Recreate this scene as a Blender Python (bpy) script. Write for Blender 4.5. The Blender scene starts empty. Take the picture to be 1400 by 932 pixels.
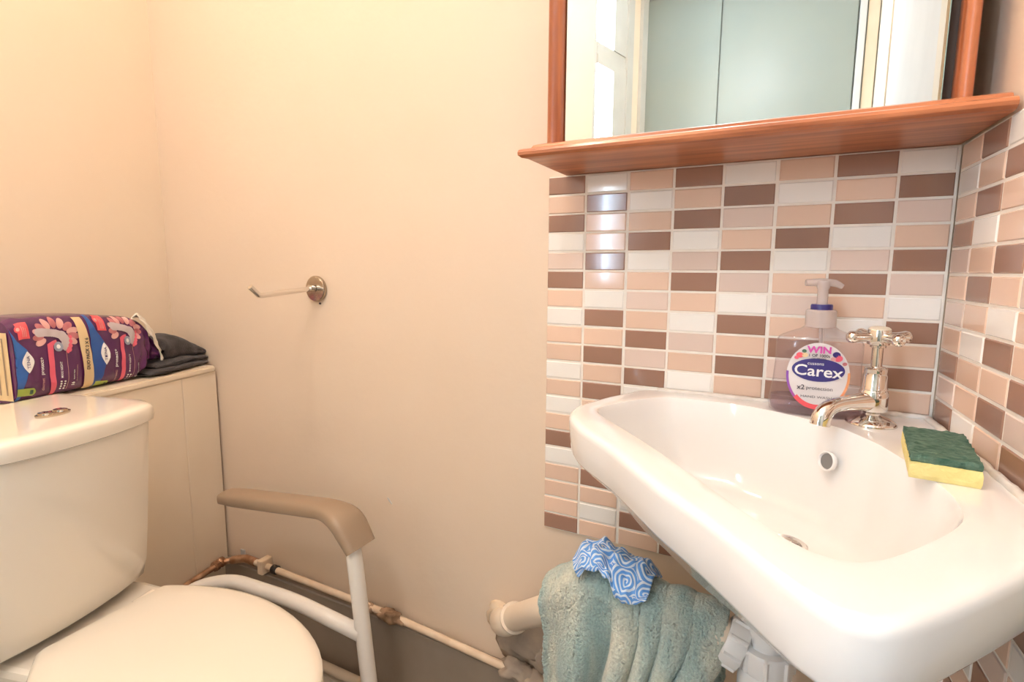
import bpy, bmesh, math, random
from mathutils import Vector, Matrix, noise
C = bpy.context.scene.collection
S = bpy.context.scene
pi = math.pi
random.seed(7)

# ------------------------------------------------------------------ camera
def cam_axes(yaw, pitch, roll):
    cy, sy, cp, sp = math.cos(yaw), math.sin(yaw), math.cos(pitch), math.sin(pitch)
    f = Vector((sy*cp, cy*cp, sp)); r = Vector((cy, -sy, 0)); u = r.cross(f)
    cr, sr = math.cos(roll), math.sin(roll)
    return cr*r + sr*u, -sr*r + cr*u, f
cr_, cu_, cf_ = cam_axes(-0.472238, -0.131104, 0.0065158)
cd = bpy.data.cameras.new('camera'); co = bpy.data.objects.new('camera', cd); C.objects.link(co)
cd.sensor_fit = 'HORIZONTAL'; cd.sensor_width = 36; cd.lens = 36*730/1400; cd.clip_start = 0.02
M = Matrix((cr_, cu_, -cf_)).transposed().to_4x4(); M.translation = (-0.1737852, -0.8233596, 1.0)
co.matrix_world = M
S.camera = co

# ------------------------------------------------------------------ light and exposure
S.view_settings.view_transform = 'Standard'; S.view_settings.look = 'None'
S.view_settings.gamma = 1; S.view_settings.use_curve_mapping = False
S.view_settings.exposure = 0.60
w = bpy.data.worlds.new('world'); S.world = w; w.use_nodes = True
w.node_tree.nodes['Background'].inputs[0].default_value = (0.80, 0.90, 1.0, 1)
w.node_tree.nodes['Background'].inputs[1].default_value = 3.0
def area(name, loc, direction, sx, sy, power, col):
    l = bpy.data.lights.new(name, 'AREA'); l.shape = 'RECTANGLE'; l.size = sx; l.size_y = sy; l.energy = power; l.color = col
    o = bpy.data.objects.new(name, l); C.objects.link(o); o.location = loc
    o.rotation_euler = Vector(direction).to_track_quat('-Z', 'Y').to_euler()
    return o
TL = Vector((-0.2428, 1, 0)).normalized()          # direction of the left wall, towards the back wall
NL = Vector((TL.y, -TL.x, 0))                       # its normal, into the room
def lw(q, z, d=0.0):                                # a point on the left wall, q metres (in y) from the back wall
    return Vector((-1.59 + 0.2428*q, -q, z)) + NL*d
day = area('daylight', lw(2.30, 1.65, -0.16), NL, 0.70, 1.6, 200, (0.62, 0.79, 1.0))
LAMP = Vector((-0.82, -0.58, 2.30))
FILL_LAMP = Vector((-0.45, -1.32, 2.30))  # added fill for the tiles and basin front, no lamp known there
LAMP_POWER, FILL_POWER = 10.5, 12
WARM = (1.0, 0.79, 0.63); NEUTRAL = (0.95, 0.96, 1.0)

# ------------------------------------------------------------------ materials
def nt(name):
    m = bpy.data.materials.new(name); m.use_nodes = True
    return m, m.node_tree, m.node_tree.nodes, m.node_tree.links, m.node_tree.nodes['Principled BSDF']
def c4(c): return (c[0], c[1], c[2], 1)
def mat(name, col, rough=0.5, metal=0.0, col2=None, scale=8.0, detail=4.0, bump=0.0, bscale=60.0, spec=0.5, coat=0.0,
        stretch=(1, 1, 1), coords='Object', rand=0.0, sheen=0.0, bdist=0.002):
    m, t, n, l, b = nt(name)
    b.inputs['Roughness'].default_value = rough; b.inputs['Metallic'].default_value = metal
    b.inputs['Specular IOR Level'].default_value = spec; b.inputs['Coat Weight'].default_value = coat
    b.inputs['Coat Roughness'].default_value = 0.05
    if sheen: b.inputs['Sheen Weight'].default_value = sheen
    tc = n.new('ShaderNodeTexCoord'); mp = n.new('ShaderNodeMapping'); mp.inputs['Scale'].default_value = stretch
    l.new(tc.outputs[coords], mp.inputs[0])
    ns = n.new('ShaderNodeTexNoise'); ns.inputs['Scale'].default_value = scale; ns.inputs['Detail'].default_value = detail
    l.new(mp.outputs[0], ns.inputs[0])
    mx = n.new('ShaderNodeMix'); mx.data_type = 'RGBA'
    mx.inputs['A'].default_value = c4(col); mx.inputs['B'].default_value = c4(col2 or tuple(x*0.93 for x in col))
    rp = n.new('ShaderNodeMapRange'); rp.inputs[1].default_value = 0.35; rp.inputs[2].default_value = 0.65
    l.new(ns.outputs[0], rp.inputs[0]); l.new(rp.outputs[0], mx.inputs['Factor'])
    out = mx.outputs['Result']
    if rand:
        oi = n.new('ShaderNodeObjectInfo'); hs = n.new('ShaderNodeHueSaturation')
        mr = n.new('ShaderNodeMapRange'); mr.inputs[3].default_value = 1-rand; mr.inputs[4].default_value = 1+rand
        l.new(oi.outputs['Random'], mr.inputs[0]); l.new(mr.outputs[0], hs.inputs['Value']); l.new(out, hs.inputs['Color'])
        out = hs.outputs[0]
    l.new(out, b.inputs['Base Color'])
    if bump:
        n2 = n.new('ShaderNodeTexNoise'); n2.inputs['Scale'].default_value = bscale; n2.inputs['Detail'].default_value = 3
        l.new(mp.outputs[0], n2.inputs[0])
        bp = n.new('ShaderNodeBump'); bp.inputs['Strength'].default_value = bump; bp.inputs['Distance'].default_value = bdist
        l.new(n2.outputs[0], bp.inputs['Height']); l.new(bp.outputs[0], b.inputs['Normal'])
    return m

M_wall = mat('beige_paint', (0.81, 0.65, 0.50), 0.55, col2=(0.79, 0.63, 0.48), scale=3, bump=0.25, bscale=35, bdist=0.003)
M_lwall = mat('cream_paint', (0.83, 0.695, 0.535), 0.55, col2=(0.82, 0.68, 0.52), scale=3, bump=0.2, bscale=40, bdist=0.003)
M_ceil = mat('white_ceiling_paint', (0.85, 0.82, 0.76), 0.7)
M_floor = mat('grey_vinyl', (0.32, 0.27, 0.22), 0.45, col2=(0.22, 0.18, 0.15), scale=14)
M_skirt = mat('taupe_skirting_paint', (0.34, 0.275, 0.215), 0.5, col2=(0.28, 0.225, 0.175), scale=6, bump=0.2, bscale=30)
M_cream = mat('cream_gloss', (0.86, 0.74, 0.58), 0.28, col2=(0.83, 0.70, 0.54), scale=5, bump=0.12, bscale=30)
M_green = mat('pale_green_panel', (0.245, 0.275, 0.245), 0.35, col2=(0.23, 0.265, 0.245), scale=3)
M_white = mat('white_gloss_paint', (0.56, 0.55, 0.53), 0.35)
M_casing = mat('cream_casing_paint', (0.62, 0.53, 0.39), 0.35)
M_upvc = mat('white_window_plastic', (0.58, 0.57, 0.52), 0.35)
M_porc = mat('white_porcelain', (0.90, 0.87, 0.83), 0.12, col2=(0.89, 0.86, 0.82), scale=4, coat=0.5)
M_wc = mat('cream_porcelain', (0.86, 0.785, 0.67), 0.14, col2=(0.85, 0.775, 0.655), scale=4, coat=0.5)
M_seat = mat('cream_seat_plastic', (0.87, 0.785, 0.655), 0.22, col2=(0.86, 0.775, 0.645), scale=4)
M_chrome = mat('chrome', (0.80, 0.77, 0.73), 0.07, 1.0, col2=(0.78, 0.75, 0.71))
M_dchrome = mat('worn_chrome', (0.55, 0.47, 0.38), 0.16, 1.0, col2=(0.42, 0.35, 0.28), scale=40)
M_grout = mat('cream_grout', (0.89, 0.83, 0.75), 0.8, col2=(0.86, 0.79, 0.70), scale=60)
M_seal = mat('white_sealant', (0.85, 0.79, 0.72), 0.4, col2=(0.70, 0.62, 0.54), scale=30)
M_tile = {
 'D': mat('brown_tile', (0.36, 0.200, 0.140), 0.12, col2=(0.33, 0.183, 0.128), scale=10, coat=0.2, rand=0.10),
 'T': mat('tan_tile', (0.82, 0.585, 0.445), 0.12, col2=(0.80, 0.57, 0.43), scale=10, coat=0.2, rand=0.07),
 'P': mat('dusky_pink_tile', (0.79, 0.625, 0.535), 0.12, col2=(0.77, 0.61, 0.52), scale=10, coat=0.2, rand=0.06),
 'W': mat('ivory_tile', (0.92, 0.88, 0.82), 0.12, col2=(0.91, 0.865, 0.805), scale=10, coat=0.2, rand=0.04)}
M_taupe = mat('taupe_plastic', (0.34, 0.245, 0.165), 0.42, col2=(0.33, 0.235, 0.157), bump=0.05, bscale=300)
M_tube = mat('white_powder_coat', (0.87, 0.81, 0.73), 0.28)
M_ppipe = mat('painted_pipe', (0.82, 0.66, 0.49), 0.38, col2=(0.74, 0.56, 0.39), scale=25, bump=0.15, bscale=60)
M_copper = mat('tarnished_copper', (0.34, 0.17, 0.09), 0.45, 0.7, col2=(0.62, 0.40, 0.26), scale=45, bump=0.4, bscale=120)
M_putty = mat('brown_putty', (0.20, 0.115, 0.06), 0.7, col2=(0.42, 0.27, 0.17), scale=50, bump=0.6, bscale=80)
M_plaster = mat('broken_plaster', (0.36, 0.285, 0.225), 0.8, col2=(0.50, 0.39, 0.29), scale=25, bump=0.7, bscale=50)
M_pvc = mat('white_pipe_plastic', (0.84, 0.82, 0.79), 0.3, col2=(0.81, 0.79, 0.76), scale=10)
M_pvcold = mat('yellowed_pipe_plastic', (0.80, 0.68, 0.54), 0.38, col2=(0.76, 0.63, 0.49), scale=12)
M_scour = mat('green_scourer', (0.045, 0.115, 0.075), 0.9, col2=(0.13, 0.215, 0.155), scale=110, bump=1.0, bscale=350, stretch=(1, 2.2, 1))
M_foam = mat('yellow_foam', (0.86, 0.73, 0.30), 0.8, col2=(0.80, 0.66, 0.25), scale=60, bump=0.5, bscale=300)
M_black = mat('black_print', (0.03, 0.03, 0.05), 0.5)
M_navy = mat('navy_print', (0.045, 0.035, 0.20), 0.35)
M_pwhite = mat('white_print', (0.88, 0.86, 0.86), 0.4)
M_purple = mat('purple_film', (0.085, 0.017, 0.085), 0.26, col2=(0.11, 0.02, 0.10), scale=12, coat=0.3)
M_blue = mat('blue_print', (0.02, 0.07, 0.33), 0.3, col2=(0.03, 0.13, 0.42), scale=9)
M_band = mat('cream_band_print', (0.80, 0.60, 0.34), 0.5)
M_pinkp = mat('pink_print', (0.80, 0.13, 0.20), 0.35)
M_coral = mat('coral_print', (0.80, 0.10, 0.12), 0.35)
M_petal = mat('petal_print', (0.55, 0.19, 0.20), 0.4, col2=(0.38, 0.09, 0.12), scale=40)
M_petal2 = mat('pale_petal_print', (0.75, 0.42, 0.38), 0.4, col2=(0.62, 0.30, 0.30), scale=40)
M_pad = mat('grey_pad_print', (0.56, 0.48, 0.50), 0.45)
M_lime = mat('lime_print', (0.42, 0.55, 0.10), 0.4)
M_film = mat('torn_white_film', (0.90, 0.85, 0.76), 0.3)
M_slate = mat('charcoal_towelling', (0.070, 0.060, 0.060), 0.95, col2=(0.040, 0.035, 0.036), scale=40, bump=0.9, bscale=420, sheen=0.1)
M_dark = mat('shaded_brown_wood', (0.055, 0.030, 0.018), 0.5)  # brown wood, darkened in colour for the shade in the gaps beside the glass
M_gap = mat('dark_tape_and_gap_shade', (0.03, 0.022, 0.018), 0.6)  # dark pipe collar, also the painted shade of the waste hole

def wood(name, a, bcol, axis):
    m, t, n, l, b = nt(name)
    tc = n.new('ShaderNodeTexCoord'); mp = n.new('ShaderNodeMapping')
    sc = [26, 26, 26]; sc[axis] = 1.4; mp.inputs['Scale'].default_value = sc
    l.new(tc.outputs['Object'], mp.inputs[0])
    ns = n.new('ShaderNodeTexNoise'); ns.inputs['Scale'].default_value = 2.6; ns.inputs['Detail'].default_value = 5; ns.inputs['Distortion'].default_value = 0.6
    l.new(mp.outputs[0], ns.inputs[0])
    cr = n.new('ShaderNodeValToRGB'); e = cr.color_ramp.elements
    e[0].position = 0.34; e[0].color = c4(a); e[1].position = 0.66; e[1].color = c4(bcol)
    x = cr.color_ramp.elements.new(0.46); x.color = c4(tuple(0.6*p+0.4*q for p, q in zip(a, bcol)))
    l.new(ns.outputs[0], cr.inputs[0]); l.new(cr.outputs[0], b.inputs['Base Color'])
    b.inputs['Roughness'].default_value = 0.32; b.inputs['Coat Weight'].default_value = 0.15; b.inputs['Coat Roughness'].default_value = 0.1
    bp = n.new('ShaderNodeBump'); bp.inputs['Strength'].default_value = 0.08; l.new(ns.outputs[0], bp.inputs['Height']); l.new(bp.outputs[0], b.inputs['Normal'])
    return m
M_woodx = wood('orange_pine_across', (0.30, 0.082, 0.028), (0.62, 0.225, 0.095), 0)
M_woodz = wood('orange_pine_upright', (0.34, 0.092, 0.030), (0.66, 0.235, 0.10), 2)

def see_through(name, tint, gloss=0.12, rough=0.03, body=None, edge=1.0):
    m, t, n, l, b = nt(name); n.remove(b)
    tr = n.new('ShaderNodeBsdfTransparent'); tr.inputs[0].default_value = c4(tint)
    gl = n.new('ShaderNodeBsdfGlossy'); gl.inputs['Roughness'].default_value = rough
    fr = n.new('ShaderNodeLayerWeight'); fr.inputs[0].default_value = 0.5
    mx = n.new('ShaderNodeMixShader'); pw = n.new('ShaderNodeMath'); pw.operation = 'POWER'; pw.inputs[1].default_value = 4; l.new(fr.outputs['Facing'], pw.inputs[0]); fm = n.new('ShaderNodeMath'); fm.operation = 'MULTIPLY_ADD'; fm.inputs[1].default_value = edge; fm.inputs[2].default_value = 0.035; l.new(pw.outputs[0], fm.inputs[0]); l.new(fm.outputs[0], mx.inputs[0]); 
    src = tr
    if body:
        df = n.new('ShaderNodeBsdfDiffuse'); df.inputs[0].default_value = c4(body[0])
        m2 = n.new('ShaderNodeMixShader'); m2.inputs[0].default_value = body[1]; l.new(tr.outputs[0], m2.inputs[1]); l.new(df.outputs[0], m2.inputs[2]); src = m2
    l.new(src.outputs[0], mx.inputs[1]); l.new(gl.outputs[0], mx.inputs[2]); l.new(mx.outputs[0], n['Material Output'].inputs[0])
    return m
M_glass = see_through('window_glass', (0.97, 0.99, 1.0), 0.2)
M_bottle = see_through('clear_lilac_plastic', (0.985, 0.965, 0.975), 0.22, 0.12, ((0.78, 0.70, 0.72), 0.06), 0.7)
M_soap = see_through('lilac_soap', (0.84, 0.72, 0.77), 0.2, 0.12, ((0.58, 0.45, 0.49), 0.12), 0.6)
M_frost = see_through('frosted_plastic', (0.95, 0.90, 0.88), 0.25, 0.15, ((0.82, 0.72, 0.68), 0.5))
M_label = see_through('label_film', (0.97, 0.95, 0.96), 0.15, 0.1, ((0.84, 0.80, 0.80), 0.80))

m, t, n, l, b = nt('silvered_glass'); M_mirror = m
b.inputs['Metallic'].default_value = 1; b.inputs['Roughness'].default_value = 0.01; b.inputs['Base Color'].default_value = (0.88, 0.90, 0.88, 1)
M_edge = mat('green_glass_edge', (0.30, 0.45, 0.40), 0.2)

m, t, n, l, b = nt('aqua_towelling'); M_towel = m
tc = n.new('ShaderNodeTexCoord'); mp = n.new('ShaderNodeMapping'); mp.inputs['Scale'].default_value = (16, 16, 2.2); l.new(tc.outputs['Object'], mp.inputs[0])
a = n.new('ShaderNodeTexNoise'); a.inputs['Scale'].default_value = 1.6; a.inputs['Detail'].default_value = 2; l.new(mp.outputs[0], a.inputs[0])
cr = n.new('ShaderNodeValToRGB'); cr.color_ramp.elements[0].position = 0.38; cr.color_ramp.elements[0].color = (0.36, 0.49, 0.455, 1)
cr.color_ramp.elements[1].position = 0.68; cr.color_ramp.elements[1].color = (0.70, 0.69, 0.56, 1); l.new(a.outputs[0], cr.inputs[0])
f2 = n.new('ShaderNodeTexNoise'); f2.inputs['Scale'].default_value = 330; f2.inputs['Detail'].default_value = 3; l.new(tc.outputs['Object'], f2.inputs[0])
mx = n.new('ShaderNodeMix'); mx.data_type = 'RGBA'; mx.blend_type = 'MULTIPLY'; mx.inputs['Factor'].default_value = 0.42
g2 = n.new('ShaderNodeMapRange'); g2.inputs[1].default_value = 0.3; g2.inputs[2].default_value = 0.62; g2.inputs[3].default_value = 0.45; l.new(f2.outputs[0], g2.inputs[0])
l.new(cr.outputs[0], mx.inputs['A']); l.new(g2.outputs[0], mx.inputs['B']); l.new(mx.outputs['Result'], b.inputs['Base Color'])
bp = n.new('ShaderNodeBump'); bp.inputs['Strength'].default_value = 1.0; bp.inputs['Distance'].default_value = 0.004; l.new(f2.outputs[0], bp.inputs['Height']); l.new(bp.outputs[0], b.inputs['Normal'])
b.inputs['Roughness'].default_value = 0.95; b.inputs['Sheen Weight'].default_value = 0.3

m, t, n, l, b = nt('blue_swirl_cloth'); M_swirl = m       # white spirals printed on blue
tc = n.new('ShaderNodeTexCoord'); mp = n.new('ShaderNodeMapping'); mp.inputs['Scale'].default_value = (3.6, 3.0, 1); l.new(tc.outputs['UV'], mp.inputs[0])
vo = n.new('ShaderNodeTexVoronoi'); vo.voronoi_dimensions = '2D'; vo.inputs['Scale'].default_value = 1.0; vo.inputs['Randomness'].default_value = 0.55; l.new(mp.outputs[0], vo.inputs['Vector'])
sb = n.new('ShaderNodeVectorMath'); sb.operation = 'SUBTRACT'; l.new(mp.outputs[0], sb.inputs[0]); l.new(vo.outputs['Position'], sb.inputs[1])
sx = n.new('ShaderNodeSeparateXYZ'); l.new(sb.outputs[0], sx.inputs[0])
at = n.new('ShaderNodeMath'); at.operation = 'ARCTAN2'; l.new(sx.outputs[1], at.inputs[0]); l.new(sx.outputs[0], at.inputs[1])
ml = n.new('ShaderNodeMath'); ml.operation = 'MULTIPLY_ADD'; ml.inputs[1].default_value = 34; l.new(vo.outputs['Distance'], ml.inputs[0]); l.new(at.outputs[0], ml.inputs[2])
sn = n.new('ShaderNodeMath'); sn.operation = 'SINE'; l.new(ml.outputs[0], sn.inputs[0])
mr = n.new('ShaderNodeMapRange'); mr.inputs[1].default_value = 0.05; mr.inputs[2].default_value = 0.45; l.new(sn.outputs[0], mr.inputs[0])
mx = n.new('ShaderNodeMix'); mx.data_type = 'RGBA'; mx.inputs['A'].default_value = (0.13, 0.34, 0.74, 1); mx.inputs['B'].default_value = (0.68, 0.76, 0.86, 1)
l.new(mr.outputs[0], mx.inputs['Factor']); l.new(mx.outputs['Result'], b.inputs['Base Color']); b.inputs['Roughness'].default_value = 0.85

m, t, n, l, b = nt('lit_opal_glass'); M_opal = m
b.inputs['Emission Color'].default_value = c4(WARM); b.inputs['Emission Strength'].default_value = 6; b.inputs['Base Color'].default_value = (0.9, 0.85, 0.75, 1)

# label gradient ring (violet to orange, round the rim of the soap label)
m, t, n, l, b = nt('violet_to_orange_print'); M_grad = m
tc = n.new('ShaderNodeTexCoord'); sx = n.new('ShaderNodeSeparateXYZ'); l.new(tc.outputs['Object'], sx.inputs[0])
mr = n.new('ShaderNodeMapRange'); mr.inputs[1].default_value = -0.035; mr.inputs[2].default_value = 0.035; l.new(sx.outputs[0], mr.inputs[0])
cr = n.new('ShaderNodeValToRGB'); e = cr.color_ramp.elements; e[0].color = (0.22, 0.08, 0.42, 1); e[1].color = (0.85, 0.38, 0.16, 1)
x = e.new(0.5); x.color = (0.80, 0.10, 0.14, 1); l.new(mr.outputs[0], cr.inputs[0]); l.new(cr.outputs[0], b.inputs['Base Color'])

# ------------------------------------------------------------------ object helpers
def world_of(o):
    mtx = Matrix.Identity(4)
    while o is not None:
        mtx = o.matrix_basis @ mtx; o = o.parent
    return mtx
def obj(name, bm, m, parent=None, smooth=False, kind=None, label=None, local=False):
    me = bpy.data.meshes.new(name)
    bmesh.ops.recalc_face_normals(bm, faces=bm.faces[:])
    if parent is not None and not local: bm.transform(world_of(parent).inverted())
    bm.to_mesh(me); bm.free()
    if smooth:
        for p in me.polygons: p.use_smooth = True
    me.materials.append(m)
    o = bpy.data.objects.new(name, me); C.objects.link(o)
    if smooth == 'auto':
        try: me.set_sharp_from_angle(angle=math.radians(40))
        except Exception: pass
    if parent is not None: o.parent = parent
    if kind: o['kind'] = kind
    if label: o['label'] = label
    return o
def tag(o, label, cat, group=None):
    o['label'] = label; o['category'] = cat
    if group: o['group'] = group
    return o
def thing(name, label, cat, loc, rotz=0):
    o = bpy.data.objects.new(name, None); C.objects.link(o); o.location = loc; o.rotation_euler = (0, 0, rotz); o.empty_display_size = 0.05
    return tag(o, label, cat)
def box(x0, x1, y0, y1, z0, z1, bev=0.0, seg=2, mtx=None, bm=None):
    b = bmesh.new(); bmesh.ops.create_cube(b, size=1)
    bmesh.ops.transform(b, matrix=Matrix.Translation(((x0+x1)/2, (y0+y1)/2, (z0+z1)/2)) @ Matrix.Diagonal((x1-x0, y1-y0, z1-z0, 1)), verts=b.verts)
    if bev: bmesh.ops.bevel(b, geom=b.edges[:], offset=bev, segments=seg, profile=0.5, affect='EDGES')
    if mtx is not None: b.transform(mtx)
    return join(bm, b) if bm is not None else b
def join(a, b):
    me = bpy.data.meshes.new('tmp'); b.to_mesh(me); b.free(); a.from_mesh(me); bpy.data.meshes.remove(me); return a
def loft(rings, cap0=True, cap1=True, close=True, bm=None):
    b = bm or bmesh.new(); vs = [[b.verts.new(p) for p in r] for r in rings]; N = len(rings[0])
    for i in range(len(rings)-1):
        for j in range(N if close else N-1):
            k = (j+1) % N; b.faces.new((vs[i][j], vs[i][k], vs[i+1][k], vs[i+1][j]))
    if cap0: b.faces.new(vs[0][::-1])
    if cap1: b.faces.new(vs[-1])
    return b
def lathe(prof, center, axis=(0, 0, 1), N=32, bm=None):
    """prof: (radius, height along axis)"""
    ax = Vector(axis).normalized(); a = ax.orthogonal().normalized(); c = ax.cross(a); ce = Vector(center)
    rings = [[ce + ax*h + (a*math.cos(2*pi*j/N) + c*math.sin(2*pi*j/N))*max(r, 1e-5) for j in range(N)] for r, h in prof]
    return loft(rings, True, True, True, bm)
def tube(pts, r, N=16, bm=None, smooth=True, sub=8):
    """a round tube along a Catmull-Rom path; r a number or one radius per point"""
    P = [Vector(p) for p in pts]; R = r if isinstance(r, (list, tuple)) else [r]*len(P)
    Q, RR = [], []
    if smooth and len(P) > 2:
        for i in range(len(P)-1):
            p0, p1, p2, p3 = P[max(i-1, 0)], P[i], P[i+1], P[min(i+2, len(P)-1)]
            for k in range(sub):
                s = k/sub; Q.append(0.5*((2*p1) + (p2-p0)*s + (2*p0-5*p1+4*p2-p3)*s*s + (3*p1-p0-3*p2+p3)*s**3)); RR.append(R[i]+(R[i+1]-R[i])*s)
        Q.append(P[-1]); RR.append(R[-1])
    else: Q, RR = P, R
    rings, up = [], None
    for i, p in enumerate(Q):
        d = (Q[min(i+1, len(Q)-1)] - Q[max(i-1, 0)]).normalized()
        if up is None: up = d.orthogonal().normalized()
        up = (up - d*up.dot(d)).normalized(); si = d.cross(up)
        rings.append([p + (up*math.cos(2*pi*j/N) + si*math.sin(2*pi*j/N))*RR[i] for j in range(N)])
    return loft(rings, True, True, True, bm)
def bend(pts, rad, k=6):
    """round the corners of a polyline"""
    P = [Vector(p) for p in pts]; out = [P[0]]
    for i in range(1, len(P)-1):
        a, b_, c = P[i-1], P[i], P[i+1]; d1 = (a-b_); d2 = (c-b_); q = min(rad, d1.length*0.45, d2.length*0.45)
        s, e = b_ + d1.normalized()*q, b_ + d2.normalized()*q
        for j in range(k+1):
            t_ = j/k; out.append(s*(1-t_)**2 + b_*2*t_*(1-t_) + e*t_*t_)
    out.append(P[-1]); return out
def grid(fn, nu, nv, uv=False):
    b = bmesh.new(); V = [[b.verts.new(fn(i/nu, j/nv)) for j in range(nv+1)] for i in range(nu+1)]
    ul = b.loops.layers.uv.new('UVMap') if uv else None
    for i in range(nu):
        for j in range(nv):
            f = b.faces.new((V[i][j], V[i+1][j], V[i+1][j+1], V[i][j+1]))
            if uv:
                for lp, (a_, c_) in zip(f.loops, ((i, j), (i+1, j), (i+1, j+1), (i, j+1))): lp[ul].uv = (a_/nu, c_/nv)
    return b
def solid(o, th, off=0.0):
    md = o.modifiers.new('thickness', 'SOLIDIFY'); md.thickness = th; md.offset = off; return o
def nz(x, y, z=0.0): return noise.noise(Vector((x, y, z)))
def ease(x): x = max(0, min(1, x)); return x*x*(3-2*x)
def lerp_tab(tab, x):
    if x <= tab[0][0]: return tab[0][1]
    for (a, p), (b_, q) in zip(tab, tab[1:]):
        if x <= b_: return p + (q-p)*(x-a)/(b_-a)
    return tab[-1][1]
def text_bm(s, fn, size=1.0, extrude=None, bold=0.0, sx=1.0):
    """lettering as flat mesh; fn maps text-plane (x, y) of the string, centred, to a point"""
    cu = bpy.data.curves.new('text', 'FONT'); cu.body = s; cu.size = size; cu.align_x = 'CENTER'; cu.align_y = 'CENTER'; cu.resolution_u = 3; cu.offset = bold
    o = bpy.data.objects.new('text', cu); C.objects.link(o)
    me = bpy.data.meshes.new_from_object(o.evaluated_get(bpy.context.evaluated_depsgraph_get()))
    b = bmesh.new(); b.from_mesh(me)
    bpy.data.objects.remove(o); bpy.data.curves.remove(cu); bpy.data.meshes.remove(me)
    for v in b.verts: v.co = fn(v.co.x*sx, v.co.y)
    return b

# ------------------------------------------------------------------ room
RX = 0.053                                   # the right wall flares by this much per metre
def prism(poly, z0, z1):
    return loft([[(x, y, z0) for x, y in poly], [(x, y, z1) for x, y in poly]])
DEEP, HIGH = 2.55, 2.5
floor = obj('floor', prism([(-1.75, 0.12), (0.12, 0.12), (0.28, -DEEP-0.1), (-1.15, -DEEP-0.1)], -0.1, 0), M_floor, kind='structure')
obj('ceiling', prism([(-1.75, 0.12), (0.12, 0.12), (0.28, -DEEP-0.1), (-1.15, -DEEP-0.1)], HIGH, HIGH+0.1), M_ceil, kind='structure')
wall_back = obj('wall_back', box(-1.75, 0.12, 0.005, 0.10, 0, HIGH), M_wall, kind='structure')
def right_pt(s, d=0.0): return (RX*s + d, -s)   # s metres from the corner along -y, d behind the tile face
wr = prism([right_pt(-0.005, 0.004), right_pt(DEEP, 0.004), right_pt(DEEP, 0.1), right_pt(-0.005, 0.1)], 0, HIGH)
wall_right = obj('wall_right', wr, M_wall, kind='structure')
wall_front = obj('wall_front', box(-1.2, 0.25, -DEEP-0.1, -DEEP, 0, HIGH), M_green, kind='structure')
# left wall with the window opening (q 2.03-2.40, z 0.92-2.44)
Q0, Q1, WZ0, WZ1 = 2.035, 2.40, 0.90, 2.44
def lslab(q0, q1, z0, z1, d0=-0.1, d1=0.0, bm=None):
    P = [lw(q0, 0, d0), lw(q1, 0, d0), lw(q1, 0, d1), lw(q0, 0, d1)]
    return loft([[(p.x, p.y, z0) for p in P], [(p.x, p.y, z1) for p in P]], bm=bm)
bl = lslab(-0.05, Q0, 0, HIGH); lslab(Q1, DEEP+0.02, 0, HIGH, bm=bl); lslab(Q0, Q1, 0, WZ0, bm=bl); lslab(Q0, Q1, WZ1, HIGH, bm=bl)
wall_left = obj('wall_left', bl, M_lwall, kind='structure')
win = obj('window_1', lslab(Q0, Q0+0.03, WZ0, WZ1, -0.09, -0.005), M_upvc, kind='structure')
def wpart(name, q0, q1, z0, z1, d0, d1, m): return obj(name, lslab(q0, q1, z0, z1, d0, d1), m, win)
wpart('frame_post', Q1-0.06, Q1, WZ0, WZ1, -0.09, 0.012, M_upvc)
wpart('frame_rail', Q0+0.03, Q1-0.06, WZ0, WZ0+0.05, -0.09, -0.002, M_upvc)
wpart('frame_rail', Q0+0.03, Q1-0.06, WZ1-0.04, WZ1, -0.09, -0.002, M_upvc)
wpart('transom', Q0+0.03, Q1-0.06, 2.075, 2.135, -0.09, -0.002, M_upvc)
wpart('casement_stile', 2.215, Q1-0.06, WZ0+0.05, 2.075, -0.07, 0.004, M_upvc)
wpart('casement_stile', 2.215, Q1-0.06, 2.135, WZ1-0.04, -0.07, 0.004, M_upvc)
wpart('casement_rail', Q0+0.03, 2.215, 2.03, 2.075, -0.07, 0.004, M_upvc)
wpart('pane', Q0+0.03, 2.215, WZ0+0.05, 2.03, -0.05, -0.046, M_glass)
wpart('pane', Q0+0.03, 2.215, 2.135, WZ1-0.04, -0.05, -0.046, M_glass)
# far wall: flush cupboard doors painted pale green with a seam between, and its right stile
for i, (x0, x1) in enumerate(((-1.0, -0.571), (-0.565, 0.045))):
    obj('panel', box(x0, x1, -DEEP, -DEEP+0.018, 0.03, 2.48, 0.0012, 1), M_green, wall_front)
obj('stile', box(0.052, 0.082, -DEEP, -DEEP+0.022, 0, 2.5, 0.003), M_white, wall_front)
obj('trim_3', box(0.087, 0.134, -DEEP, -DEEP+0.016, 0, HIGH, 0.003), M_casing, kind='structure')
obj('trim_1', lslab(DEEP-0.07, DEEP-0.01, 0, HIGH, 0.001, 0.02), M_upvc, kind='structure')
# white door on the right wall, seen in the mirror, with a cream casing
def rslab(s0, s1, z0, z1, d0, d1, bev=0):
    P = [right_pt(s0, d0), right_pt(s1, d0), right_pt(s1, d1), right_pt(s0, d1)]
    return prism(P, z0, z1)
door = obj('door_1', rslab(0.42, 1.46, 0.01, 2.02, -0.012, 0.002), M_white, kind='structure')
for s0, s1, d in ((1.46, 1.50, -0.016), (0.36, 0.42, -0.016)):
    obj('casing', rslab(s0, s1, 0, 2.09, d, 0.003), M_casing, door)
obj('casing', rslab(0.42, 1.46, 2.02, 2.09, -0.022, 0.003), M_casing, door)
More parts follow.
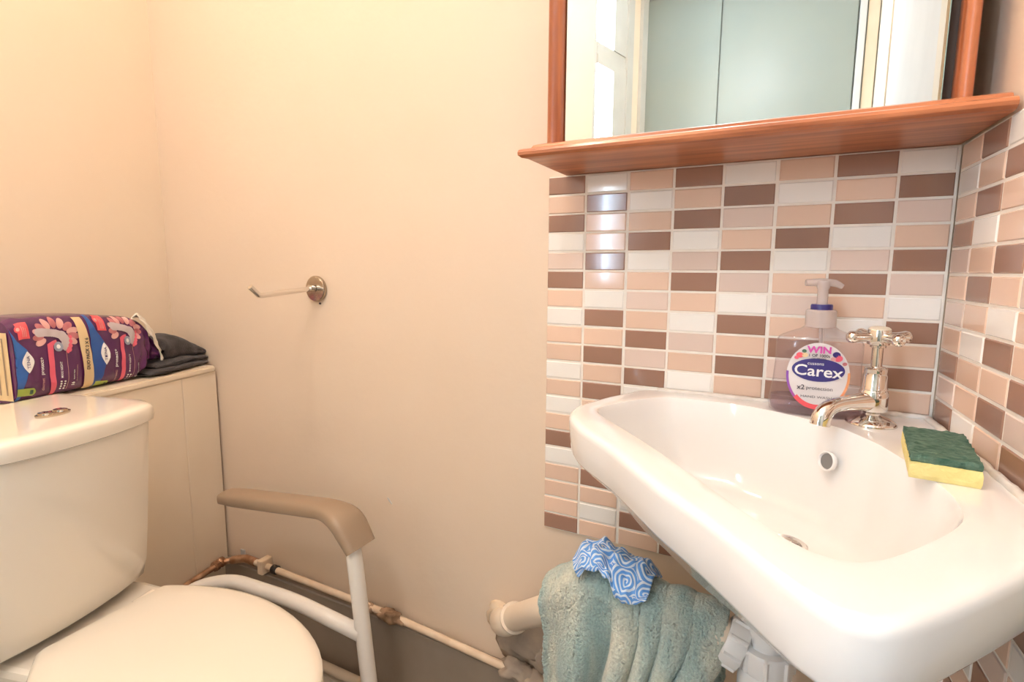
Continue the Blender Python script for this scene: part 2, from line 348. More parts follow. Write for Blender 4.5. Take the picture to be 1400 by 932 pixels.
# ------------------------------------------------------------------ tiles
ZO = 1.000504; HP = 0.03
H = lambda k: ZO - (k-5)*HP                   # height of grout line k
wp = 0.0564494*1.2
XB = [-(0.049015*1.2 + 6*wp + 0.052795*1.2)] + [-(0.049015*1.2) - (7-c)*wp for c in range(1, 8)] + [0]
ROWS_B = ['DWTDWTDW', 'TDWTDWTD', 'DTTDPTDP', 'WTDWTDWT', 'PDWPDWPD', 'DTTDPTDP', 'TWPTWPTW', 'WDTWDTWD', 'TTDPTDTT', 'TDPTDPTD',
          'WTDWTDWT', 'TDWTTDPT', 'WTTDWTDW', 'TDPTDWTP', 'DTWPTDWT', 'WTDTWPDT', 'TDTWDTPW', 'TTWDTPWD', 'TWDTWTDP', 'DTTDPWTD']
ROWS_R = ['TDWTDW', 'WTDTWT', 'TDTWDT', 'DWTTPD', 'PTDWTT', 'TDTPDW', 'PTWTTD', 'TWDTWT', 'DTTDTP', 'PTDPWD', 'DWTDTT', 'TTTDWD', 'WDPTDT',
          'TTDWTP', 'DWTTDT', 'TPDTWD', 'WDTPTT', 'TTWDTP', 'DTTWDT', 'TWDTPW', 'PDTTWD', 'DTWDTT']
G = 0.0017                                     # half a joint
meshes = {}
def tile(parent, wd, hg, code, mtx):
    key = (round(wd, 4), round(hg, 4), code)
    if key not in meshes:
        b = box(-wd/2, wd/2, 0, 0.0045, -hg/2, hg/2); bmesh.ops.bevel(b, geom=[e for e in b.edges if all(abs(v.co.y) < 1e-6 for v in e.verts)], offset=0.0012, segments=1, affect='EDGES')
        me = bpy.data.meshes.new('tile'); bmesh.ops.recalc_face_normals(b, faces=b.faces[:]); b.to_mesh(me); b.free(); me.materials.append(M_tile[code]); meshes[key] = me
    o = bpy.data.objects.new('tile', meshes[key]); C.objects.link(o); o.parent = parent; o.matrix_basis = mtx
obj('grout', box(XB[0]+0.0005, 0.0, 0.0014, 0.006, H(20)+0.001, H(0)), M_grout, wall_back)
for r, row in enumerate(ROWS_B):
    for c, code in enumerate(row):
        x0, x1 = XB[c] + (0 if c == 0 else G*(1.5 if c in (2, 5) else 1)), XB[c+1] - (0.003 if c == 7 else G)
        tile(wall_back, x1-x0, HP-2*G*0.92, code, Matrix.Translation(((x0+x1)/2 + random.uniform(-.0003, .0003), random.uniform(0, .0004), (H(r)+H(r+1))/2 + random.uniform(-.0003, .0003))))
SR = [0.0025, 0.0634] + [0.0634 + 0.0663*k for k in range(1, 6)]
gr = rslab(0.0, SR[6], H(22)-0.001, H(0), 0.0014, 0.005)
obj('grout', gr, M_grout, wall_right)
HR = HP*1.0145; HR0 = lambda k: ZO - 0.0019 - (k-5)*HR
RM = Matrix.Rotation(math.atan2(1, -RX) - pi, 4, 'Z')   # tile x axis along the right wall, tile face towards the room
for r, row in enumerate(ROWS_R):
    for c, code in enumerate(row):
        s0, s1 = SR[c] + (0 if c == 0 else G), SR[c+1] - G; s = (s0+s1)/2
        x, y = right_pt(s)
        mt = Matrix.Translation((x + random.uniform(0, .0004), y, (HR0(r)+HR0(r+1))/2)) @ RM
        tile(wall_right, s1-s0, HR-2*G*0.92, code, mt)

# ------------------------------------------------------------------ skirting, pipe boxing and ledge
obj('baseboard_back', box(-1.43, 0.0, -0.012, 0.005, 0, 0.262, 0.003, 1), M_skirt, kind='structure')
obj('trim_2', box(-1.36, -0.002, -0.034, -0.012, 0.0, 0.088, 0.004, 1), M_cream, kind='structure')
A13 = math.atan2(0.236, 0.972)
O2 = Vector((-1.095, -0.49, 0)); UU = Vector((0.972, 0.236, 0)); VV = Vector((-0.236, 0.972, 0))
def wl(u, v, z): p = O2 + UU*u + VV*v; return Vector((p.x, p.y, z))     # boxing / toilet frame: u into the room, v towards the back wall
LM = Matrix.Translation(O2) @ Matrix.Rotation(A13, 4, 'Z')
boxing = thing('pipe_boxing', 'cream painted boarded boxing with a ledge behind the cistern', 'boxing', wl(-0.27, 0.1, 0), A13)
def to_wall(u, off=0.004):                      # v at which the back wall stands, for a given u
    return (0.49 - 0.236*u - off)/0.972
def bprism(u0, u1, v0, z0, z1, off=0.004):
    return loft([[wl(u0, v0, z), wl(u1, v0, z), wl(u1, to_wall(u1, off), z), wl(u0, to_wall(u0, off), z)] for z in (z0, z1)])
b = bprism(-0.345, -0.192, -0.62, 0.750, 0.764); bmesh.ops.bevel(b, geom=b.edges[:], offset=0.003, segments=2, affect='EDGES')
obj('ledge_board', b, M_cream, boxing)
for v0, v1 in ((-0.60, -0.213), (-0.2119, 0.1210), (0.1219, 0.4500), (0.4508, None)):
    if v1 is None: b = bprism(-0.21, -0.196, v0, 0.002, 0.7495, 0.0005)
    else: b = box(-0.21, -0.196, v0, v1, 0.002, 0.7495, mtx=LM)
    bmesh.ops.bevel(b, geom=b.edges[:], offset=0.0012, segments=1, affect='EDGES')
    obj('board', b, M_cream, boxing)

# ------------------------------------------------------------------ copper pipe along skirting and heating pipe
pipe = thing('copper_pipe', 'thin part-painted copper pipe running along top of the skirting', 'pipe', (-0.95, -0.012, 0.28))
PZ = lambda x: 0.2853 + (x+1.335)*(-0.030 if x > -1.0 else -0.004) if x > -1.335 else 0.2853
run = [(-1.33, -0.013, 0.2855), (-1.2, -0.013, 0.2850), (-0.98, -0.013, 0.2825), (-0.84, -0.013, 0.2775), (-0.58, -0.013, 0.2605)]
obj('pipe_run', tube(run, 0.0075, 12), M_ppipe, pipe, True)
side = [Vector((-1.33, -0.013, 0.2855)), wl(-0.183, 0.515, 0.268), wl(-0.183, 0.42, 0.270), wl(-0.183, 0.2, 0.270)]
obj('pipe_branch', tube(side, 0.0075, 12, smooth=False), M_copper, pipe, True)
obj('elbow_fitting', tube([(-1.29, -0.013, 0.2852), (-1.318, -0.013, 0.2855), (-1.334, -0.016, 0.2853), Vector((-1.334, -0.016, 0.2853)).lerp(side[1], 0.5)], 0.0098, 12), M_copper, pipe, True)
b = lathe([(0.009, -0.016), (0.0125, -0.014), (0.0125, -0.004), (0.010, 0), (0.0125, 0.004), (0.0125, 0.014), (0.009, 0.016)], wl(-0.183, 0.505, 0.2685), VV, 8)
obj('compression_nut', b, M_copper, pipe)
obj('collar', lathe([(0.008, -0.008), (0.0105, -0.007), (0.0105, 0.007), (0.008, 0.008)], (-1.222, -0.013, 0.2852), (1, 0, 0), 12), M_gap, pipe, True)
b = box(-1.268, -1.250, -0.028, 0.004, 0.268, 0.304, 0.003); obj('pipe_clip', b, M_ppipe, pipe)
b = box(-1.345, -1.330, -0.014, -0.011, 0.290, 0.306, 0.0, mtx=None); obj('paint_flake', b, M_white, pipe)
def lump(center, rx, ry, rz, seed, amp=0.3, sub=3):
    b = bmesh.new(); bmesh.ops.create_icosphere(b, subdivisions=sub, radius=1)
    for v in b.verts:
        k = 1 + amp*nz(v.co.x*1.6+seed, v.co.y*1.6, v.co.z*1.6) + amp*0.5*nz(v.co.x*4+seed, v.co.y*4, v.co.z*4)
        v.co = Vector((v.co.x*rx*k, v.co.y*ry*k, v.co.z*rz*k)) + Vector(center)
    return b
b = lump((-0.872, -0.015, 0.2785), 0.034, 0.013, 0.0145, 2.3, 0.5); join(b, lump((-0.925, -0.013, 0.2800), 0.016, 0.0095, 0.0095, 5.1))
obj('sealing_putty', b, M_putty, pipe, True)
b = lump((-0.575, -0.010, 0.262), 0.034, 0.022, 0.020, 1.7, 0.5); join(b, lump((-0.535, -0.008, 0.255), 0.030, 0.02, 0.016, 8.7, 0.4))
obj('sealing_putty', b, M_plaster, pipe, True)
hp = obj('heating_pipe', tube([(-1.30, -0.036, 0.112), (-0.004, -0.036, 0.112)], 0.011, 14, smooth=False), M_cream, None, True)
tag(hp, 'cream painted pipe low along foot of the skirting', 'pipe')

obj('paint_chip', tube([(-0.8860, 0.0045, 0.5290), (-0.8805, 0.0045, 0.5235), (-0.8746, 0.0045, 0.5170)], [0.0006, 0.0018, 0.0008], 6), M_white, wall_back, True, label='small white scratch in the paint')
# ------------------------------------------------------------------ roll holder on the back wall
hook = thing('roll_holder', 'chrome toilet roll holder arm projecting from beige wall', 'holder', (-1.062, 0.005, 0.9615))
b = lathe([(0.0265, 0), (0.0275, 0.002), (0.0275, 0.006), (0.0255, 0.0085), (0.009, 0.0095)], (-1.062, 0.0045, 0.9590), (0, -1, 0), 36)
obj('rose', b, M_dchrome, hook, 'auto')
arm = bend([(-1.062, 0.0, 0.9605), (-1.062, -0.138, 0.9495), (-1.062, -0.157, 0.967)], 0.006, 5)
b = tube(arm, 0.0052, 14, smooth=False); lathe([(0.0068, 0), (0.0072, 0.004), (0.0068, 0.012)], (-1.062, -0.007, 0.9602), (0, -1, 0.06), 16, b)
obj('arm', b, M_chrome, hook, 'auto')
obj('screw', lathe([(0.0022, 0), (0.0022, 0.002)], (-1.056, 0.0046, 0.9280), (0, -1, 0), 10), M_black, hook)

# ------------------------------------------------------------------ toilet
wc = thing('toilet', 'cream close coupled toilet with lid down beneath the ledge', 'toilet', wl(0.0, 0.06, 0), A13)
VC = 0.055
def cis(z, hw, back, front, bow, N=14, rc=0.03):
    """ring: flat back, bowed front, rounded front corners; local (u, v)"""
    pts = []
    for i in range(N+1):
        s = -1 + 2*i/N; d = max(0, abs(s)*hw - (hw-rc)); v = s*hw
        drop = rc - math.sqrt(max(rc*rc - d*d, 0))
        pts.append(wl(front + bow*(1-s*s) - drop, VC+v, z))
    pts.append(wl(back, VC+hw*0.985, z)); pts.append(wl(back, VC-hw*0.985, z))
    return pts
rings = []
for z, hw, fr in ((0.449, 0.131, -0.054), (0.451, 0.138, -0.044), (0.458, 0.142, -0.036), (0.49, 0.142, -0.026), (0.56, 0.1385, -0.013), (0.65, 0.135, 0.001), (0.742, 0.132, 0.014), (0.746, 0.131, 0.013)):
    rings.append(cis(z, hw, -0.188, fr, 0.022))
obj('cistern_tank', loft(rings), M_wc, wc, 'auto')
rings = [cis(z, 0.134+e, -0.189, 0.018+e, 0.024) for z, e in ((0.7465, -0.001), (0.7485, 0.002), (0.758, 0.0035), (0.768, 0.0030), (0.7725, 0.001), (0.7750, -0.003), (0.7766, -0.009), (0.7772, -0.02))]
b = loft(rings, True, False)
top = rings[-1]; b.faces.new([v for v in b.verts if abs(v.co.z-0.7772) < 1e-5])
obj('cistern_lid', b, M_wc, wc, 'auto')
# dual flush button: a dark chrome oval dish with two raised plates
def oval(cu, cv, z, a, c, N=28, n=2.0): 
    return [wl(cu + a*math.copysign(abs(math.cos(2*pi*j/N))**(2/n), math.cos(2*pi*j/N)), cv + c*math.copysign(abs(math.sin(2*pi*j/N))**(2/n), math.sin(2*pi*j/N)), z) for j in range(N)]
BU, BV = -0.050, 0.069
b = loft([oval(BU, BV, 0.7770, 0.015, 0.0235), oval(BU, BV, 0.7800, 0.0155, 0.0240), oval(BU, BV, 0.7808, 0.0140, 0.0220)])
fb = obj('flush_button', b, M_dchrome, wc, 'auto')
for sgn in (-1, 1):
    b = loft([oval(BU, BV+sgn*0.0108, 0.7800, 0.0115, 0.0092), oval(BU, BV+sgn*0.0108, 0.7830, 0.0104, 0.0083), oval(BU, BV+sgn*0.0108, 0.7838, 0.0070, 0.0055)])
    obj('button_plate', b, M_dchrome, fb, 'auto')
# pan, seat and lid share a D-shaped outline about an axis a little off square to the cistern
AX = math.atan2(-0.085, 0.425)
def dshape(z, k=1.0, grow=0.0, N=20, u0=0.006, L=0.425, rear=0.098):
    """outline from rear right corner round the nose to rear left corner"""
    out = []
    def half(s, side):       # half width at fraction s along the axis
        base = [(0, rear), (0.06, rear+0.014), (0.15, 0.126), (0.28, 0.140), (0.42, 0.144), (0.56, 0.138), (0.70, 0.121), (0.82, 0.096), (0.91, 0.068), (0.97, 0.038), (1.0, 0.0)]
        wdt = lerp_tab(base, s); return wdt*(1.0 if side > 0 else 1.0 + 0.22*min(1, s*3)) + grow*min(1, (1-s)*8)
    def P(s, side):
        a = u0 + (L*k+grow)*s; h = half(s, side)*k*side
        return wl(a*math.cos(AX) - h*math.sin(AX), 0.081 + a*math.sin(AX) + h*math.cos(AX), z)
    ss = [1-(1-i/N)**1.8 for i in range(N+1)]
    ss = [0.5*(1-math.cos(pi*i/N))*0.5 + 0.5*x for i, x in zip(range(N+1), ss)]
    for s in ss: out.append(P(s, 1))
    for s in ss[::-1][1:]: out.append(P(s, -1))
    return out
def smooth_ring(r, it=1):
    for _ in range(it):
        N = len(r); q = [v.copy() for v in r]
        for i in range(1, N-1):
            if 0 < i < N-1: q[i] = (r[i-1] + r[i]*2 + r[i+1])/4
        r = q
    return r
def dl(z, grow, it=2): return smooth_ring(dshape(z, 1.0, grow), it)
rings = [dl(0.4285, -0.004), dl(0.4305, 0.0), dl(0.440, 0.001), dl(0.4455, -0.003), dl(0.4485, -0.011)]
cen = wl(0.2, 0.04, 0.4515)
def inset(r, f, z): return [Vector((cen.x + (p.x-cen.x)*f, cen.y + (p.y-cen.y)*f, z)) for p in r]
base = dl(0.4485, -0.011)
rings += [inset(base, 0.85, 0.4502), inset(base, 0.6, 0.4512), inset(base, 0.3, 0.4515)]
obj('seat_lid', loft(rings), M_seat, wc, 'auto')
sr = [dl(0.4085, -0.003), dl(0.4105, 0.001), dl(0.424, 0.001), dl(0.4275, -0.004)]
obj('seat', loft(sr), M_seat, wc, 'auto')
def panring(z, k, sh=0.0, gr=0.0):
    r = dl(z, gr); c = wl(0.14+sh, 0.055, 0); return [Vector((c.x + (p.x-c.x)*k, c.y + (p.y-c.y)*k, z)) for p in r]
rings = [panring(0.0, 0.68, -0.06), panring(0.02, 0.67, -0.06), panring(0.10, 0.60, -0.07), panring(0.20, 0.62, -0.06), panring(0.30, 0.80, -0.03), panring(0.37, 0.95, -0.005), panring(0.398, 0.985), panring(0.407, 0.975)]
obj('bowl', loft(rings), M_wc, wc, 'auto')
b = bmesh.new()
def shelf_ring(z, e): return [wl(-0.175-e*0, -0.045-e, z), wl(0.05, -0.040-e, z), wl(0.05, 0.178+e, z), wl(-0.04, 0.186+e, z), wl(-0.175, 0.17+e, z)]
b = loft([shelf_ring(0.30, -0.03), shelf_ring(0.37, -0.008), shelf_ring(0.426, 0), shelf_ring(0.4345, -0.003), shelf_ring(0.437, -0.010)])
obj('pan_shelf', b, M_wc, wc)
b = loft([[wl(u, v, z) for u, v in ((-0.16, -0.03), (-0.06, -0.03), (-0.06, 0.15), (-0.16, 0.15))] for z in (0.4365, 0.450)])
obj('cistern_gasket', b, M_gap, wc)
for v in (0.02, 0.142):
    b = lathe([(0.009, -0.018), (0.0100, -0.016), (0.0100, 0.016), (0.009, 0.018)], wl(0.006, v, 0.4335), VV, 16)
    obj('hinge', b, M_seat, wc, 'auto')

# ------------------------------------------------------------------ toilet frame with padded arm
fr = thing('toilet_safety_frame', 'white tubular toilet frame with taupe armrest by beige wall', 'frame', (-0.79, -0.17, 0))
b = tube(bend([(-0.900, -0.152, 0.560), (-0.854, -0.153, 0.552), (-0.8245, -0.160, 0.512), (-0.788, -0.170, 0.272), (-0.752, -0.170, 0.016)], 0.03), 0.0140, 16, smooth=False)
obj('leg', b, M_tube, fr, True)
obj('foot', lathe([(0.019, 0), (0.021, 0.004), (0.018, 0.03), (0.0155, 0.04)], (-0.750, -0.170, 0.0), (-0.09, 0, 1), 16), M_taupe, fr, True, label='taupe rubber foot')
rail = bend([(-0.803, -0.170, 0.362), (-0.974, -0.170, 0.3740), (-1.150, -0.172, 0.3655), (-1.212, -0.205, 0.352), (-1.225, -0.260, 0.335), (-1.235, -0.275, 0.016)], 0.05)
obj('side_rail', tube(rail, 0.0138, 16, smooth=False), M_tube, fr, True)
obj('foot', lathe([(0.019, 0), (0.021, 0.004), (0.018, 0.03), (0.0155, 0.04)], (-1.235, -0.275, 0.0), (0, 0, 1), 16), M_taupe, fr, True, label='taupe rubber foot')
# padded arm: a D-section swept along the arm and down over the front bend
path = bend([(-1.172, -0.155, 0.5360), (-0.890, -0.150, 0.567), (-0.848, -0.150, 0.558), (-0.815, -0.150, 0.512)], 0.045, 8)
pp = [path[0].lerp(path[1], i/6) for i in range(6)] + path[1:]
rings = []
for i, p in enumerate(pp):
    d = (pp[min(i+1, len(pp)-1)] - pp[max(i-1, 0)]).normalized(); side_ = Vector((0, 1, 0)); up = d.cross(side_)
    s = i/(len(pp)-1); hw = 0.0245 + 0.0095*ease((s-0.30)*1.8); th = 0.0140
    if i in (0, len(pp)-1): hw *= 0.93; th *= 0.85
    rings.append([p + side_*hw*math.copysign(abs(math.cos(a))**0.55, math.cos(a)) + up*th*(math.copysign(abs(math.sin(a))**(0.7 if math.sin(a) > 0 else 0.4), math.sin(a))) for a in [2*pi*j/28 for j in range(28)]])
obj('armrest', loft(rings), M_taupe, fr, 'auto')

# ------------------------------------------------------------------ bathroom cabinet with mirror and moulded shelf
cab = thing('mirror_cabinet', 'orange pine framed mirror unit with a moulded shelf above tiles', 'mirror', (-0.26, -0.05, 1.152))
CX0, CX1 = -0.490, -0.016
obj('carcass', box(CX0+0.004, CX1-0.014, -0.078, 0.003, 1.1735, 2.0, 0.001, 1), M_dark, cab)
prof = [(0.003, 1.1515), (-0.139, 1.1515), (-0.1460, 1.1525), (-0.1500, 1.1555), (-0.1508, 1.1590), (-0.1490, 1.1625), (-0.1450, 1.1643), (-0.1380, 1.1645), (-0.1365, 1.1648), (-0.1360, 1.1668), (-0.1340, 1.1700), (-0.1290, 1.1722), (-0.1200, 1.1730), (0.003, 1.1730)]
b = bmesh.new()
left = [Vector((-0.5110 + max(0, (0.150 + y) if y < -0.119 else 0.031 if z > 1.17 else 0.0118), y, z)) for y, z in prof]
left[0].x = left[1].x; left[-1].x = left[-2].x
right = [Vector((RX*max(0, -y) - 0.0015, min(y, 0.003), z)) for y, z in prof]
loft([left, right], True, True, True, b)
obj('shelf', b, M_woodx, cab)
# posts: rounded-front uprights
def post(x0, x1):
    cx, hw = (x0+x1)/2, (x1-x0)/2
    r = [(cx+hw*s, -0.094 - 0.013*math.sqrt(max(0, 1-abs(s)**2.4))) for s in [-1, -.93, -.8, -.6, -.35, 0, .35, .6, .8, .93, 1]] + [(x1, -0.074), (x0, -0.074)]
    return loft([[(x, y, z) for x, y in r] for z in (1.1731, 2.0)])
obj('post', post(CX0-0.0005, CX0+0.0215), M_woodz, cab, 'auto')
obj('post', post(CX1-0.0150, CX1-0.0005), M_woodz, cab, 'auto')
obj('top_rail', box(CX0, CX1, -0.105, 0.003, 2.0, 2.03, 0.004), M_woodx, cab)
mir = obj('mirror_glass', box(-0.4665, -0.0420, -0.0905, -0.0865, 1.1735, 1.985), M_mirror, cab)
obj('glass_edge', box(-0.0420, -0.0412, -0.0910, -0.0865, 1.1735, 1.985), M_edge, mir)

# ------------------------------------------------------------------ corner basin
basin = thing('corner_basin', 'white ceramic corner wash basin fixed against the tiled walls', 'basin', (-0.15, -0.16, 0.62))
RZ = 0.8185
outer = [(-0.002, -0.002), (-0.335, -0.002), (-0.366, -0.010), (-0.398, -0.078), (-0.4175, -0.140), (-0.4185, -0.172), (-0.4085, -0.203), (-0.3835, -0.240), (-0.332, -0.291), (-0.263, -0.374), (-0.219, -0.419),
         (-0.199, -0.442), (-0.153, -0.496), (-0.138, -0.512), (-0.128, -0.5165), (-0.117, -0.511), (-0.093, -0.485), (-0.064, -0.450), (-0.032, -0.408), (-0.006, -0.372), (0.014, -0.340), (0.015, -0.30), (0.0075, -0.15)]
inner = [(-0.105, -0.100), (-0.150, -0.068), (-0.190, -0.046), (-0.235, -0.034), (-0.320, -0.036), (-0.345, -0.062), (-0.380, -0.122), (-0.390, -0.148), (-0.388, -0.165), (-0.372, -0.185), (-0.340, -0.218), (-0.278, -0.288),
         (-0.205, -0.378), (-0.163, -0.429), (-0.145, -0.446), (-0.132, -0.450), (-0.118, -0.443), (-0.090, -0.408), (-0.060, -0.365), (-0.042, -0.330), (-0.040, -0.280), (-0.052, -0.220), (-0.075, -0.150)]
BC = Vector((-0.185, -0.20)); NB = 120
def polar(poly, N=NB, it=2, keep=()):
    P = [Vector(p) for p in poly]
    ang = []; 
    pts = []
    for j in range(N):
        a = 2*pi*j/N; d = Vector((math.cos(a), math.sin(a))); best = None
        for i in range(len(P)):
            p, q = P[i]-BC, P[(i+1) % len(P)]-BC; e = q-p; den = d.x*e.y - d.y*e.x
            if abs(den) < 1e-12: continue
            tt = (p.x*e.y - p.y*e.x)/den; ss = (p.x*d.y - p.y*d.x)/den
            if tt > 0 and -1e-6 <= ss <= 1+1e-6: best = tt if best is None else max(best, tt)
        pts.append(best)
    for _ in range(it): pts = [(pts[j-1] + 2*pts[j] + pts[(j+1) % N])/4 for j in range(N)]
    return pts
ro = polar(outer, it=1); ri = polar(inner, it=3)
def on_wall(p):       # is this rim point one that stands against a wall
    return p.y > -0.02 or p.x > RX*-p.y - 0.016
def ringR(r, z, grow=0.0, inw=False):
    out = []
    for j in range(NB):
        a = 2*pi*j/NB; d = Vector((math.cos(a), math.sin(a))); p = BC + d*r[j]; g = 0 if on_wall(p) else grow
        p = BC + d*(r[j] + g); p.y = min(p.y, -0.001); p.x = min(p.x, -0.001 + RX*-p.y)
        out.append((p.x, p.y, z))
    return out
WZ = 0.688; WC = Vector((-0.155, -0.163))
def bowlring(f, z):
    out = []
    for j in range(NB):
        a = 2*pi*j/NB; d = Vector((math.cos(a), math.sin(a))); p = BC + d*ri[j]; q = WC + d*0.0225
        out.append((q.x + (p.x-q.x)*f, q.y + (p.y-q.y)*f, z))
    return out
def under(f, z):
    out = []
    for j in range(NB):
        a = 2*pi*j/NB; d = Vector((math.cos(a), math.sin(a))); p = BC + d*ro[j]; p.y = min(p.y, -0.001); p.x = min(p.x, -0.001 + RX*-p.y); q = WC + d*0.03
        x, y = q.x + (p.x-q.x)*f, q.y + (p.y-q.y)*f
        out.append((x, y, z))
    return out
rings = [under(0.05, WZ-0.014), under(0.35, WZ-0.010), under(0.62, WZ+0.006), under(0.80, 0.738), under(0.93, 0.760),
         ringR(ro, 0.7665, -0.009), ringR(ro, 0.7680, -0.0055), ringR(ro, 0.7715, -0.0035), ringR(ro, 0.790, -0.0008), ringR(ro, 0.809, 0.0008), ringR(ro, 0.8135, 0.0002), ringR(ro, 0.8163, -0.0018), ringR(ro, 0.8180, -0.0050), ringR(ro, RZ, -0.010)]
def mixr(f, z):
    A, Bq = ringR(ro, z, -0.010), [tuple(p) for p in bowlring(1.0, z)]
    return [(a[0]+(b_[0]-a[0])*f, a[1]+(b_[1]-a[1])*f, z) for a, b_ in zip(A, Bq)]
rings += [mixr(0.5, RZ), mixr(0.86, RZ), bowlring(1.0, RZ-0.0006), bowlring(0.992, RZ-0.0028), bowlring(0.984, RZ-0.0075)]
for f, z in ((0.955, 0.795), (0.935, 0.775), (0.905, 0.752), (0.865, 0.732), (0.80, 0.715), (0.70, 0.703), (0.55, 0.6965), (0.38, 0.693), (0.2, 0.6905), (0.08, 0.6885), (0.0, 0.686)):
    rings.append(bowlring(f, z))
bo = obj('bowl', loft(rings, True, True), M_porc, basin, 'auto')
wa = lathe([(0.0225, 0.0), (0.0225, 0.003), (0.0205, 0.0042), (0.0165, 0.0030), (0.0150, -0.001)], (WC.x, WC.y, 0.6875), (0, 0, 1), 32)
wf = obj('waste_fitting', wa, M_chrome, basin, 'auto')
obj('waste_hole', lathe([(0.0148, 0), (0.0145, 0.0006)], (WC.x, WC.y, 0.6872), (0, 0, 1), 24), M_gap, wf)  # flat dark disc, its colour stands in for the shade down the waste
OV = Vector((-0.1180, -0.1090, 0.778)); on = Vector((-0.72, -0.62, 0.20)).normalized()
b = lathe([(0.0115, -0.004), (0.0120, 0.0), (0.0118, 0.0012), (0.0105, 0.0018), (0.0095, 0.0008), (0.0090, -0.003)], OV, on, 28); 
ov = obj('overflow_ring', b, M_porc, basin, 'auto')
obj('overflow_hole', lathe([(0.0092, 0), (0.0088, 0.0005)], OV - on*0.001, on, 20), mat('hole_shade_grey', (0.22, 0.21, 0.20), 0.4), ov)  # grey disc, the shading inside the overflow put into its colour
# sealant bead along both walls
bead = [(-0.340, -0.004, RZ+0.0008), (-0.24, -0.004, RZ+0.001), (-0.10, -0.004, RZ+0.001), (-0.006, -0.005, RZ+0.001), (0.001, -0.12, RZ+0.001), (0.0085, -0.26, RZ+0.001), (0.013, -0.335, RZ+0.0005)]
bpts = []
for a, c in zip(bead, bead[1:]):
    for i in range(12): bpts.append(Vector(a).lerp(Vector(c), i/12))
b = tube(bpts, [0.0042 + 0.0016*nz(i*0.7, 3.1) for i in range(len(bpts))], 8, smooth=False)
obj('sealant', b, M_seal, basin, True)

# ------------------------------------------------------------------ tap
TP = Vector((-0.0720, -0.0640, RZ)); TD = Vector((-0.70, -0.714, 0)).normalized(); TS = Vector((-TD.y, TD.x, 0))
tap = thing('basin_tap', 'chrome pillar tap with cross head at the back of basin', 'tap', TP)
def tl(prof, h=0.0, N=36): return lathe(prof, TP + Vector((0, 0, h)), (0, 0, 1), N)
obj('flange', tl([(0.0268, 0.0), (0.0270, 0.0015), (0.0255, 0.0040), (0.0180, 0.0085), (0.0105, 0.0105), (0.0085, 0.0120), (0.0085, 0.016)]), M_chrome, tap, 'auto')
b = tl([(0.0085, 0.0140), (0.0105, 0.0155), (0.0150, 0.0175), (0.0158, 0.0200), (0.0158, 0.0360), (0.0150, 0.0400), (0.0138, 0.0425)])
SP = [TP + TD*a + Vector((0, 0, z)) for a, z in ((0.0, 0.0280), (0.020, 0.0285), (0.042, 0.0285), (0.060, 0.0275), (0.072, 0.0235), (0.0795, 0.0150), (0.0815, 0.0060))]
tube(SP, [0.0130, 0.0108, 0.0088, 0.0087, 0.0095, 0.0106, 0.0110], 24, b)
obj('spout_body', b, M_chrome, tap, 'auto')
obj('bonnet', tl([(0.0138, 0.0425), (0.0140, 0.0445), (0.0130, 0.0460), (0.0128, 0.0600), (0.0118, 0.0630), (0.0122, 0.0645), (0.0122, 0.0680), (0.0105, 0.0700), (0.0070, 0.0710)]), M_chrome, tap, 'auto')
obj('spindle', tl([(0.0060, 0.0705), (0.0060, 0.0930), (0.0085, 0.0940), (0.0085, 0.0965)]), M_chrome, tap, 'auto')
hd = obj('cross_handle', tl([(0.0085, 0.0960), (0.0118, 0.0975), (0.0125, 0.1010), (0.0125, 0.1130), (0.0118, 0.1150)]), M_chrome, tap, 'auto')
obj('index_cap', tl([(0.0116, 0.1150), (0.0116, 0.1160), (0.0095, 0.1178), (0.0050, 0.1190)]), mat('ivory_cap', (0.80, 0.70, 0.55), 0.3), hd, 'auto')
for k in range(4):
    a = math.radians(-152 + 90*k); d = Vector((math.cos(a), math.sin(a), 0.0))
    b = lathe([(0.0052, 0.009), (0.0055, 0.014), (0.0058, 0.022), (0.0066, 0.0275), (0.0074, 0.0310), (0.0070, 0.0345), (0.0048, 0.0372), (0.0015, 0.0382)], TP + Vector((0, 0, 0.1060)), d, 20)
    obj('handle_arm', b, M_chrome, hd, 'auto')

# ------------------------------------------------------------------ soap bottle
BX, BY = -0.1320, -0.0370
bot = thing('hand_soap_bottle', 'clear pump hand soap bottle nearly empty on basin corner', 'bottle', (BX, BY, RZ))
prof = [(0.0, 0.049, 0.026), (0.002, 0.0525, 0.029), (0.010, 0.0545, 0.030), (0.022, 0.0530, 0.0295), (0.040, 0.0505, 0.028), (0.065, 0.0490, 0.027), (0.085, 0.0492, 0.027), (0.093, 0.0490, 0.0265), (0.0975, 0.0465, 0.025), (0.101, 0.0410, 0.023), (0.105, 0.032, 0.021), (0.109, 0.022, 0.018), (0.113, 0.0170, 0.0160)]
prof = [(h*1.0, a, c) for h, a, c in prof]
def sup(a, c, z, N=44, n=2.8): return [(BX + a*math.copysign(abs(math.cos(q))**(2/n), math.cos(q)), BY + c*math.copysign(abs(math.sin(q))**(2/n), math.sin(q)), RZ+z) for q in [2*pi*j/N for j in range(N)]]
obj('bottle_body', loft([sup(a, c, h+0.0008) for h, a, c in prof], True, False), M_bottle, bot, True)
obj('liquid_soap', loft([sup(a-0.0015, c-0.0015, h) for h, a, c in ((0.002, 0.049, 0.026), (0.005, 0.0525, 0.0290), (0.012, 0.0540, 0.0298), (0.0200, 0.0528, 0.0293), (0.0202, 0.03, 0.015))]), M_soap, bot, True)
bz = lambda pr, m_, nm: obj(nm, lathe(pr, (BX, BY, RZ), (0, 0, 1), 32), m_, bot, 'auto')
bz([(0.0165, 0.112), (0.0178, 0.1125), (0.0178, 0.1330), (0.0160, 0.1350)], M_frost, 'collar')
